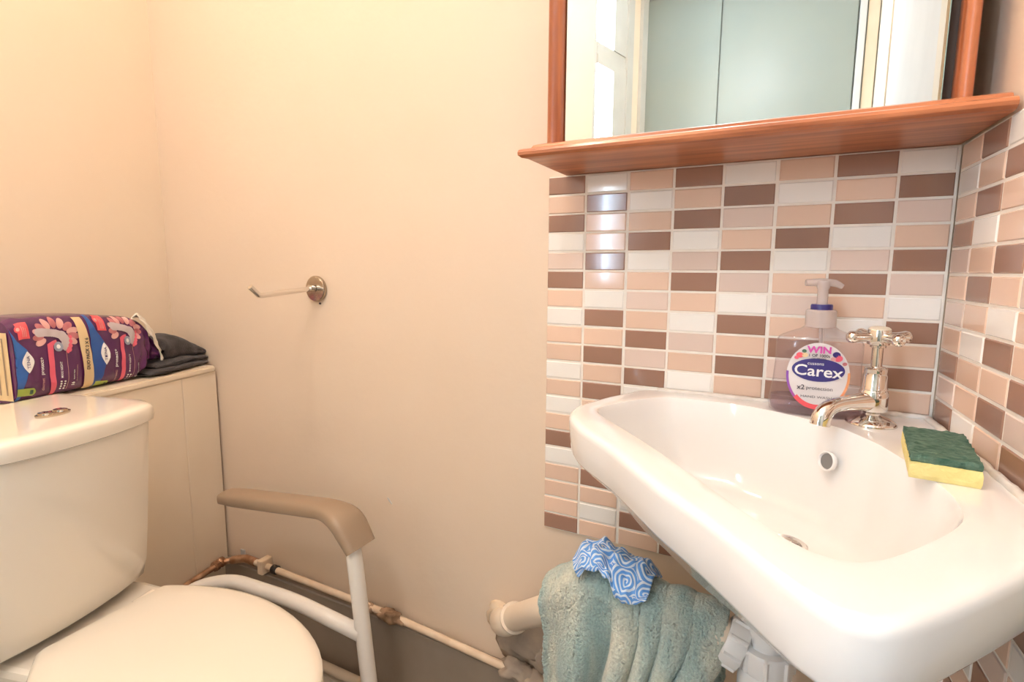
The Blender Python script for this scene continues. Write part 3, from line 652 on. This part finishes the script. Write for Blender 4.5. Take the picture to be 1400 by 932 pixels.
bz([(0.0125, 0.1350), (0.0125, 0.1400), (0.0118, 0.1415)], M_navy, 'neck_ring')
b = lathe([(0.0062, 0.1410), (0.0062, 0.160), (0.0075, 0.163), (0.0085, 0.169), (0.0075, 0.1715), (0.003, 0.1725)], (BX, BY, RZ), (0, 0, 1), 24)
tube([(BX-0.020, BY-0.004, RZ+0.1685), (BX-0.006, BY, RZ+0.1690), (BX+0.004, BY, RZ+0.1690), (BX+0.013, BY+0.002, RZ+0.1680), (BX+0.021, BY+0.004, RZ+0.1640)], [0.0042, 0.0050, 0.0050, 0.0046, 0.0034], 14, b)
obj('pump_head', b, M_frost, bot, 'auto')
obj('dip_tube', tube([(BX, BY, RZ+0.134), (BX+0.004, BY, RZ+0.06), (BX+0.012, BY, RZ+0.008)], 0.0022, 8), M_frost, bot, True)
# label: an oval film on the front face; pts (x, z) about its centre
LZ = 0.0545
def bsurf(x, z, e=0.0006):
    h = LZ + z; a = lerp_tab([(p[0], p[1]) for p in prof], h); c = lerp_tab([(p[0], p[2]) for p in prof], h)
    return Vector((BX + x, BY - c*(max(0.0, 1-abs(x/a)**2.8))**(1/2.8) - 0.0012 - e, RZ + h))
def disc(fx, fz, rx, rz, e, rings_=5, N=36, rx0=0.0, a0=0, a1=2*pi, eg=1.0):
    def f(s, q):
        k = rx0 + (1-rx0)*s; an = a0 + (a1-a0)*q
        return bsurf(fx + rx*k*math.cos(an), fz + rz*k*math.sin(an)*(1.0 if math.sin(an) > 0 else eg), e)
    return grid(f, rings_, N)
lab = obj('label', disc(0, 0.0, 0.0345, 0.0405, 0.0004, eg=1.05), M_label, bot, True, label='oval printed label')
obj('label_rim', disc(0, 0.0, 0.0350, 0.0410, 0.0008, 2, 40, 0.92, pi*0.98, 2*pi*1.02, eg=1.05), M_grad, lab, True)
obj('label_rim', disc(0, 0.0, 0.0350, 0.0410, 0.0009, 2, 20, 0.86, pi*1.25, pi*1.72, eg=1.05), M_coral, lab, True)
obj('brand_oval', disc(0.0, 0.0065, 0.0290, 0.0145, 0.0012), M_navy, lab, True)
def ltext(s, x, z, size, m_, bold=0.0, sx=1.0, e=0.0016, rot=0.0):
    cs, sn_ = math.cos(rot), math.sin(rot)
    obj('lettering', text_bm(s, lambda px, py: bsurf(x + px*cs - py*sn_, z + px*sn_ + py*cs, e), size, None, bold, sx), m_, lab)
ltext('Carex', 0.0, 0.0045, 0.0190, M_pwhite, 0.00025, 1.12, rot=-0.03)
ltext('cussons', -0.003, 0.0145, 0.0058, M_pwhite)
ltext('WIN', 0.000, 0.0315, 0.0115, mat('magenta_print', (0.62, 0.08, 0.38), 0.4), 0.0004, 1.1)
ltext('1 OF 1000s', 0.000, 0.0245, 0.0050, M_black, 0.0001); ltext('OF PRIZES', 0.000, 0.0205, 0.0036, M_black)
ltext('x2', -0.0175, -0.0165, 0.0085, M_black, 0.0001); ltext('protection', 0.003, -0.0165, 0.0062, M_black, 0.0, 1.1)
ltext('HAND WASH', 0.0, -0.0275, 0.0042, M_black, 0.0, 1.35)
for x, z, r, m_ in ((-0.021, 0.0240, 0.0035, M_coral), (-0.0155, 0.0245, 0.0030, M_band), (-0.0245, 0.0205, 0.0022, M_pinkp), (-0.0165, 0.0295, 0.0022, M_scour), (0.0185, 0.0270, 0.0036, M_navy), (0.0205, 0.0225, 0.0042, M_pinkp), (0.0155, 0.0215, 0.0025, M_petal2), (0.0280, 0.0160, 0.0022, M_petal)):
    obj('printed_motif', disc(x, z, r*1.2, r, 0.0015, 2, 12), m_, lab)

# ------------------------------------------------------------------ sponge
sp = thing('washing_up_sponge', 'green and yellow scouring sponge on right edge of basin', 'sponge', (-0.035, -0.203, RZ), math.radians(-6))
def slab(x0, x1, y0, y1, z0, z1, seed, amp):
    nx, ny = 14, 26
    def top(s, q, z, f): return Vector((x0+(x1-x0)*s, y0+(y1-y0)*q, z + f*amp*nz(s*9+seed, q*14)))
    b = bmesh.new(); L = []
    per = [(i/nx, 0) for i in range(nx)] + [(1, j/ny) for j in range(ny)] + [(1-i/nx, 1) for i in range(nx)] + [(0, 1-j/ny) for j in range(ny)]
    rings = []
    for k in range(5):
        z = z0 + (z1-z0)*k/4; e = 0.0008 if k in (0, 4) else 0
        rings.append([(x0+(x1-x0)*s + (0.5-s)*2*e + amp*0.6*nz(q*20+seed, k*3.0, s), y0+(y1-y0)*q + (0.5-q)*2*e + amp*0.6*nz(s*20, k*3.0, seed+q), z + (amp*nz(s*9+seed, q*14) if k == 4 else 0)) for s, q in per])
    loft(rings, True, False, True, b)
    g = grid(lambda s, q: top(s, q, z1, 1), nx, ny); join(b, g); bmesh.ops.remove_doubles(b, verts=b.verts, dist=0.0012)
    return b
b = slab(-0.0255, 0.0255, -0.052, 0.055, 0.0002, 0.0150, 1.0, 0.0008); obj('foam', b, M_foam, sp, local=True)
b = slab(-0.0250, 0.0250, -0.051, 0.055, 0.0148, 0.0215, 4.0, 0.0022); obj('scourer', b, M_scour, sp, 'auto', local=True)

# ------------------------------------------------------------------ trap and waste pipe
TX, TY = -0.167, -0.163
tr = thing('bottle_trap', 'white plastic bottle trap with ribbed nuts beneath the basin', 'trap', (TX, TY, 0.40))
obj('tailpiece', lathe([(0.0190, 0.538), (0.0190, 0.682)], (TX, TY, 0), (0, 0, 1), 28), M_pvc, tr, 'auto')
def ribnut(center, axis, r, h, nm='nut'):
    ax = Vector(axis).normalized(); a = ax.orthogonal().normalized(); c = ax.cross(a); N = 96; rings = []
    for rr, hh in ((r*0.80, 0), (r*0.97, 0.0), (r, h*0.06), (r, h*0.90), (r*0.95, h), (r*0.80, h)):
        rings.append([Vector(center) + ax*hh + (a*math.cos(2*pi*j/N) + c*math.sin(2*pi*j/N))*(rr + (0.0026 if (j % 12) in (0, 1) and hh < h*0.95 and hh > 0 else 0)) for j in range(N)])
    return obj(nm, loft(rings), M_pvc, tr, 'auto')
ribnut((TX, TY, 0.531), (0, 0, 1), 0.0300, 0.028)
obj('trap_body', lathe([(0.020, 0.405), (0.028, 0.41), (0.030, 0.42), (0.030, 0.520), (0.026, 0.527), (0.024, 0.540)], (TX, TY, 0), (0, 0, 1), 32), M_pvc, tr, 'auto')
oa = Vector((-0.93, 0.02, 0.33)).normalized()
P0 = Vector((TX, TY, 0.536)) 
obj('outlet', lathe([(0.0205, 0.0), (0.0215, 0.020), (0.0225, 0.040)], P0, oa, 28), M_pvc, tr, 'auto')
ribnut(P0 + oa*0.026, oa, 0.0285, 0.024)
wpn = thing('waste_pipe', 'yellowed plastic waste pipe entering the wall beside towel', 'pipe', (-0.45, -0.14, 0.50))
P1 = P0 + oa*0.05
pts = [P0 + oa*0.046, P0 + oa*0.058, Vector((-0.255, -0.152, 0.553)), Vector((-0.30, -0.150, 0.554)), Vector((-0.41, -0.153, 0.540)), Vector((-0.455, -0.150, 0.507)), Vector((-0.560, -0.058, 0.401)), Vector((-0.600, -0.018, 0.354)), Vector((-0.612, 0.004, 0.345))]
obj('pipe_run', tube(bend(pts, 0.03), 0.0215, 20, smooth=False), M_pvcold, wpn, True)
e1, e2 = Vector((-0.553, -0.064, 0.408)), Vector((-0.598, -0.019, 0.356))
obj('elbow', tube(bend([e1, e2, Vector((-0.615, 0.006, 0.343))], 0.02), 0.0245, 20, smooth=False), M_pvcold, wpn, True)
obj('collar', lathe([(0.0215, -0.004), (0.0260, -0.003), (0.0260, 0.003), (0.0215, 0.004)], e1, (e2-e1), 24), M_pvcold, wpn, 'auto')
b = lump((-0.555, 0.002, 0.330), 0.070, 0.006, 0.060, 3.3, 0.45, 4); join(b, lump((-0.505, 0.002, 0.305), 0.045, 0.008, 0.050, 6.3, 0.5, 4))
obj('plaster_patch', b, M_plaster, wall_back, True)
b = lump((-0.612, 0.004, 0.348), 0.034, 0.007, 0.033, 9.1, 0.25, 3); obj('filler_ring', b, mat('cream_filler', (0.80, 0.64, 0.46), 0.6, bump=0.5, bscale=60), wall_back, True)

# ------------------------------------------------------------------ towel over the waste pipe
def top_z(s):   # crest height of the draped towel
    return lerp_tab([(0, 0.563), (0.06, 0.578), (0.18, 0.592), (0.34, 0.602), (0.5, 0.594), (0.66, 0.591), (0.82, 0.590), (1.0, 0.583)], s)
def pleat(s):
    if s < 0.44: return 0.5 + 0.5*math.cos((s-0.06)/0.36*2*pi)*-1*0.9
    k = [0.44, 0.585, 0.70, 0.84, 1.0]
    for a, b_ in zip(k, k[1:]):
        if s <= b_: return abs(math.sin(pi*(s-a)/(b_-a)))**0.42
    return 0
def towel(s, q):
    """s along the pipe, q from the back hem over the top to the front hem"""
    x = -0.456 + 0.243*s; zt = top_z(s); r = 0.030 + 0.004*nz(s*6, 1.0); yc = -0.150
    if q < 0.22:
        k = q/0.22; y = yc + r*0.9 + 0.003*nz(s*9, k*3); z = 0.36 + (zt - r - 0.36)*k
    elif q < 0.36:
        k = (q-0.22)/0.14; an = pi*k; y = yc + r*math.cos(an); z = zt - r + r*math.sin(an)
    else:
        k = (q-0.36)/0.64; z = (zt - r) - (zt - r - 0.325)*k; y = yc - r - 0.012*k
        amp = (0.006 + 0.034*ease(k*2.6))*(1.0 if s < 0.44 else 1.25) 
        y -= amp*(pleat(s) - 0.45)
        x += -0.085*s**1.6*ease(k*1.05)*1.0 + 0.016*(1-s)**2*k + 0.006*nz(s*4, k*2.5, 3)
        y += 0.004*nz(s*7, k*4, 7)
    z += 0.002*nz(s*12, q*12, 2) - 0.007*(1-pleat(s))*max(0, 1-abs(q-0.33)/0.14)
    fz = 0.0016*nz(s*85, q*120, 11) + 0.0008*nz(s*170, q*240, 5); y -= fz; z += fz*0.6
    return Vector((x, y, z))
tw = obj('towel', grid(towel, 230, 220), M_towel, None, True)
solid(tw, 0.007, 0.0)
tag(tw, 'worn aqua terry towel draped in folds over the waste pipe', 'towel')
# ------------------------------------------------------------------ blue cloth
def cloth(s, q):
    """s left to right, q from the rear over the crest and down the front"""
    x = -0.412 + 0.112*s - 0.006*q
    crest = lerp_tab([(0, 0.604), (0.10, 0.621), (0.30, 0.628), (0.55, 0.619), (0.70, 0.616), (0.85, 0.613), (1, 0.602)], s)
    dropf = lerp_tab([(0, 0.010), (0.15, 0.015), (0.30, 0.013), (0.42, 0.018), (0.55, 0.032), (0.70, 0.037), (0.85, 0.030), (1.0, 0.018)], s)
    if q < 0.45:
        k = q/0.45; y = -0.118 - 0.040*k; z = crest - 0.012*(1-k)**2
    else:
        k = (q-0.45)/0.55; y = -0.158 - 0.028*math.sin(min(1, k*1.2)*pi/2) - 0.004*k; z = crest - dropf*k**1.25
        x += 0.022*k*(0.5-s) + 0.012*k
    w_ = 0.0085*nz(s*5.5, q*3.2, 4.0) + 0.0045*nz(s*12, q*8, 1.0)
    z += w_*1.1; y += 0.006*nz(s*6+4, q*5, 9.0)
    return Vector((x, y, z))
cl = obj('cleaning_cloth', grid(cloth, 80, 70, True), M_swirl, None, True); solid(cl, 0.0012)
tag(cl, 'crumpled blue cloth with white swirl print lying on the towel', 'cloth')

# ------------------------------------------------------------------ pack of pads on the ledge
pk = thing('sanitary_pad_pack', 'purple plastic pack of night pads torn open on the ledge', 'pack', wl(-0.275, 0.27, 0.764), A13)
PV0, PV1 = 0.132, 0.432; PB = 0.7655
def ptop(v): return lerp_tab([(0.13, 0.908), (0.15, 0.915), (0.20, 0.916), (0.27, 0.912), (0.32, 0.905), (0.36, 0.900), (0.385, 0.889), (0.41, 0.852), (0.425, 0.822), (0.435, 0.806)], v)
def pbot(v): return lerp_tab([(0.362, PB), (0.385, 0.784), (0.402, 0.7955), (0.435, 0.798)], v)
def pfront(v, b_, e=0.0):
    """front face of the pack at v, height fraction b_"""
    t_ = ptop(v); n_ = 5.0; hd_ = 0.056 - 0.016*ease((v-0.36)/0.07) ; k = (1-abs(2*b_-1)**n_)**(1/n_)
    crk = ease((v-0.33)/0.06); wr = 0.0022*nz(v*30, b_*4, 2) + crk*0.0085*nz(v*75, b_*5, 5) + 0.0012*nz(v*80, b_*9)
    return wl(-0.272 + hd_*k + wr + 0.004*math.sin(pi*b_) + e, v, pbot(v) + (t_-pbot(v))*b_)
NV = 90
def pring(v):
    out = []; n_ = 26; t_ = ptop(v); hd_ = 0.056 - 0.016*ease((v-0.36)/0.07)
    for i in range(n_+1): 
        b_ = 0.5 - 0.5*math.cos(pi*i/n_); out.append(pfront(v, b_))
    for i in range(1, n_):
        b_ = 0.5 - 0.5*math.cos(pi*(n_-i)/n_); k = (1-abs(2*b_-1)**5)**(1/5)
        out.append(wl(-0.272 - hd_*k*0.98, v, pbot(v) + (t_-pbot(v))*b_))
    return out
rings = [pring(PV0 + (PV1-PV0)*i/NV) for i in range(NV+1)]
obj('bag', loft(rings), M_purple, pk, 'auto')
# printing: (X, Y) are positions on the printed panel, X along the pack, Y down it
def pm(X, Y, e=0.0009):
    d_ = max(X/6.211 - 19.0, 0.4); v = PV0 + 0.00107*d_ + 2.3e-6*d_*d_; bot = 850 - 0.14*(X-100); b_ = (bot - Y)/(bot - 125.0)
    return pfront(min(max(v, PV0+0.001), PV1-0.002), min(max(b_, 0.01), 0.985), e)
def quadgrid(x0, x1, y0, y1, e, nx=6, ny=14, fn=None):
    return grid(lambda s, q: (fn or pm)(x0+(x1-x0)*s, y0+(y1-y0)*q, e), nx, ny)
def ell(fn, cx, cy, rx, ry, rot, e, N=18):
    cs, sn_ = math.cos(rot), math.sin(rot)
    return grid(lambda s, q: fn(cx + rx*s*math.cos(2*pi*q)*cs - ry*s*math.sin(2*pi*q)*sn_, cy + rx*s*math.cos(2*pi*q)*sn_ + ry*s*math.sin(2*pi*q)*cs, e), 3, N)
def ptext(fn, s, X, Y, size, m_, e=0.0024, bold=0.0, sx=1.0, slant=0.0):
    """lettering turned a quarter turn: reads from bottom to top"""
    obj('lettering', text_bm(s, lambda px, py: fn(X - py, Y - px, e), size, None, bold, sx), m_, pk)
def unit(fn, full):
    # blue wave
    tab = [(170, 118), (230, 132), (300, 158), (360, 205), (400, 238), (470, 245), (560, 232), (640, 205), (700, 180), (760, 165), (835, 155)]
    obj('printed_wave', grid(lambda s, q: fn(80 + (lerp_tab(tab, 170+665*q) - 80)*s, 170+665*q, 0.0009), 8, 40), M_blue, pk, True)
    obj('printed_lozenge', grid(lambda s, q: fn(228 + (s*2-1)*51*(1-abs(2*q-1)**1.7), 495 + (q*2-1)*92, 0.0016), 8, 20), M_pwhite, pk)
    ptext(fn, 'TENA', 230, 495, 40, M_navy, 0.0022, 0.0, 1.05)
    ptext(fn, 'discreet', 345, 690, 34, M_petal2, 0.0018, 0.0, 0.95); ptext(fn, 'protect+', 342, 535, 44, M_pwhite, 0.0018, 0.6, 0.95)
    b = grid(lambda s, q: fn(400 + 44*s + 12*(q*q) , 360 + 425*q, 0.0014), 3, 20)
    join(b, grid(lambda s, q: fn(400 + 75*q + 8*s, 360 - 30*math.sin(pi/2*q) - 0 + 44*s*(0.6+0.4*q), 0.0014), 4, 8))
    obj('printed_bar', b, M_pinkp, pk)
    for k in range(11):
        an = math.radians(150 + 24*k); obj('printed_petal', ell(fn, 478 + 135*math.cos(an)*1.05, 290 + 100*math.sin(an), 46, 27, an, 0.0011 + 0.00003*k), M_petal if k % 2 else M_petal2, pk)
    pad = [(345, 262, 36), (385, 262, 33), (430, 268, 32), (480, 278, 33), (525, 295, 38), (548, 330, 34), (545, 370, 30), (540, 405, 24)]
    rail_ = []
    b = bmesh.new()
    for (x, y, r), (x2, y2, r2) in zip(pad, pad[1:]):
        for k in range(3): join(b, ell(fn, x+(x2-x)*k/3, y+(y2-y)*k/3, r, r, 0, 0.0019 + 0.00001*len(rail_), 14)); rail_.append(1)
    obj('printed_pad', b, M_pad, pk)
    b = bmesh.new()
    for x, y, r in ((592, 310, 12), (588, 345, 14), (580, 380, 16), (570, 410, 18), (556, 425, 14)): join(b, ell(fn, x, y, r, r*1.3, 0, 0.0022, 12))
    obj('printed_petal', b, M_pinkp, pk)
    obj('printed_drop', ell(fn, 482, 385, 38, 40, 0, 0.0024), mat('grey_blue_print', (0.32, 0.34, 0.45), 0.4) if full else bpy.data.materials['grey_blue_print'], pk)
    obj('printed_drop', ell(fn, 480, 385, 16, 18, 0, 0.0028, 14), M_pwhite, pk)
    ptext(fn, 'MAXI NIGHT', 497, 578, 25, M_pwhite, 0.0016, 0.3, 0.95)
    b = bmesh.new()
    for i in range(4):
        for j in range(2): join(b, ell(fn, 487 + 31*j, 675 + 20*i, 9, 7, 0, 0.0016, 10))
    obj('printed_dots', b, M_pwhite, pk)
    obj('printed_line', quadgrid(543, 546, 430, 745, 0.0014, 1, 16, fn), M_petal2, pk)
    ptext(fn, '16', 592, 702, 34, M_pwhite, 0.0016, 0.8); ptext(fn, 'PANTY PADS', 596, 622, 14, M_pwhite, 0.0016, 0.2); ptext(fn, 'discreet and secure protection', 618, 610, 11, M_petal2, 0.0016)
    obj('printed_badge', quadgrid(178, 272, 168, 302, 0.0013, 5, 8, fn), M_coral, pk); obj('printed_badge', ell(fn, 184, 214, 27, 27, 0, 0.0020), M_coral, pk)
    obj('printed_badge', ell(fn, 184, 214, 15, 15, 0, 0.0026, 14), M_petal2, pk)
    for k in range(3): obj('printed_line', quadgrid(215+k*14, 220+k*14, 195+9*k, 285, 0.0019, 1, 5, fn), M_petal2, pk)
    obj('printed_tag', grid(lambda s, q: fn(118 + (165 - 22*(2*q-1)**2*1.0)*s, 712 + 66*q, 0.0015), 8, 8), M_lime, pk); obj('printed_tag', quadgrid(228, 256, 728, 765, 0.0022, 2, 3, fn), M_scour, pk)
unit(pm, True)
unit(lambda X, Y, e=0.0009: pm(748 + 0.70*(X-82), Y - (40 if Y < 520 else 30 if Y < 640 else 15), e), False)
obj('printed_band', grid(lambda s, q: pm(640 + 74*s + 44*q, 150 + 605*q, 0.0026), 6, 24), M_band, pk, True)
ptext(pm, 'DUO PACK 2 X 6', 706, 455, 35, M_black, 0.0036, 0.9, 1.0)
# striped end panel and torn film
def pend(s, q, e): return wl(-0.272 + (-0.050 + 0.100*s), PV0 - 0.0016 - e, PB + 0.006 + 0.118*q)
obj('end_panel', grid(lambda s, q: pend(s, q, 0), 4, 6), M_band, pk)
for k in range(6): obj('printed_line', grid(lambda s, q: pend(0.12 + 0.15*k + 0.035*s, 0.08 + 0.84*q, 0.0006), 1, 4), M_taupe, pk)
def torn(s, q):
    path_ = [(0.372, 0.893), (0.382, 0.902), (0.400, 0.882), (0.418, 0.848), (0.432, 0.815), (0.436, 0.787)]
    i = s*5; k = min(int(i), 4); a, c = path_[k], path_[k+1]; v = a[0]+(c[0]-a[0])*(i-k); z = a[1]+(c[1]-a[1])*(i-k)
    wd = 0.020 + 0.010*nz(s*7, 1.3)
    return wl(-0.212 - 0.022*q + 0.005*nz(s*11, q*4, 4), v - 0.012 + (wd+0.008)*(q-0.30) + 0.004*nz(s*14, q*3), max(z + 0.004*nz(s*16, q*5, 8) + 0.002, 0.797 if v < 0.44 else 0.785))
tf = obj('torn_film', grid(torn, 40, 12), M_film, pk, True); solid(tf, 0.0006)

# ------------------------------------------------------------------ charcoal flannel folded on the ledge
fl = thing('face_flannel', 'charcoal grey flannel folded in layers beside purple pack', 'flannel', wl(-0.26, 0.49, 0.764), A13)
def heap(z0, top, fr_, bk, v0, v1, seed, tilt=0.0):
    """one folded layer: a cushion-like sheet with a rolled front edge; top(v) its crest height"""
    def f(s, q):
        v = v0 + (v1-v0)*s; a = 2*pi*q; t_ = top(v); zc = (z0+t_)/2; hh = max((t_-z0)/2, 0.003)
        n_ = 3.2; cu_, su = math.cos(a), math.sin(a)
        frn = fr_(v) if callable(fr_) else fr_
        uc, hu = (frn+bk)/2, (frn-bk)/2
        e = min(1, (s*14), (1-s)*14); e = math.sqrt(max(0.02, 1-(1-e)**2))
        return wl(uc + hu*math.copysign(abs(cu_)**(2/n_), cu_) + 0.004*nz(s*6, q*4, seed), v + 0.004*nz(q*5, s*3, seed+2), zc + hh*e*math.copysign(abs(su)**(2/n_), su) + 0.0025*nz(s*8, q*6, seed+1))
    b = grid(f, 40, 40); bmesh.ops.remove_doubles(b, verts=b.verts, dist=1e-5); return b
obj('fold', heap(0.7655, lambda v: lerp_tab([(0.345, 0.776), (0.40, 0.781), (0.50, 0.780), (0.562, 0.778)], v), lambda v: lerp_tab([(0.345, -0.205), (0.42, -0.198), (0.56, -0.222)], v), -0.32, 0.378, 0.560, 1.0), M_slate, fl, True)
obj('fold', heap(0.777, lambda v: lerp_tab([(0.36, 0.786), (0.42, 0.792), (0.50, 0.794), (0.565, 0.786)], v), lambda v: lerp_tab([(0.36, -0.212), (0.42, -0.207), (0.565, -0.228)], v), -0.31, 0.398, 0.566, 2.0), M_slate, fl, True)
obj('fold', heap(0.788, lambda v: lerp_tab([(0.40, 0.815), (0.44, 0.838), (0.475, 0.848), (0.50, 0.841), (0.54, 0.818), (0.575, 0.796)], v), lambda v: lerp_tab([(0.40, -0.225), (0.5, -0.232), (0.575, -0.236)], v), -0.30, 0.440, 0.572, 3.0), M_slate, fl, True)
obj('fold', heap(0.780, lambda v: lerp_tab([(0.47, 0.840), (0.50, 0.846), (0.55, 0.822), (0.585, 0.808)], v), -0.262, -0.325, 0.470, 0.578, 4.0), M_slate, fl, True)

# ------------------------------------------------------------------ ceiling lamp, and an added fill lamp (both out of frame)
def ceiling_lamp(label, x, y, power, col):
    lp = thing('ceiling_lamp', label, 'lamp', (x, y, HIGH))
    obj('lamp_base', lathe([(0.09, HIGH-0.03), (0.09, HIGH)], (x, y, 0), (0, 0, 1), 32), M_white, lp, 'auto')
    obj('lamp_shade', lathe([(0.02, HIGH-0.125), (0.06, HIGH-0.118), (0.095, HIGH-0.09), (0.105, HIGH-0.06), (0.095, HIGH-0.03)], (x, y, 0), (0, 0, 1), 32), M_opal, lp, True)
    ld = bpy.data.lights.new('lamp_light', 'POINT'); ld.energy = power; ld.color = col; ld.shadow_soft_size = 0.06
    lo = bpy.data.objects.new('lamp_light', ld); C.objects.link(lo); lo.location = (x, y, HIGH-0.20)
ceiling_lamp('round opal glass ceiling lamp above the toilet end of room', LAMP.x, LAMP.y, LAMP_POWER, WARM)
ceiling_lamp('added opal glass fill lamp above the doorway end of room', FILL_LAMP.x, FILL_LAMP.y, FILL_POWER, NEUTRAL)
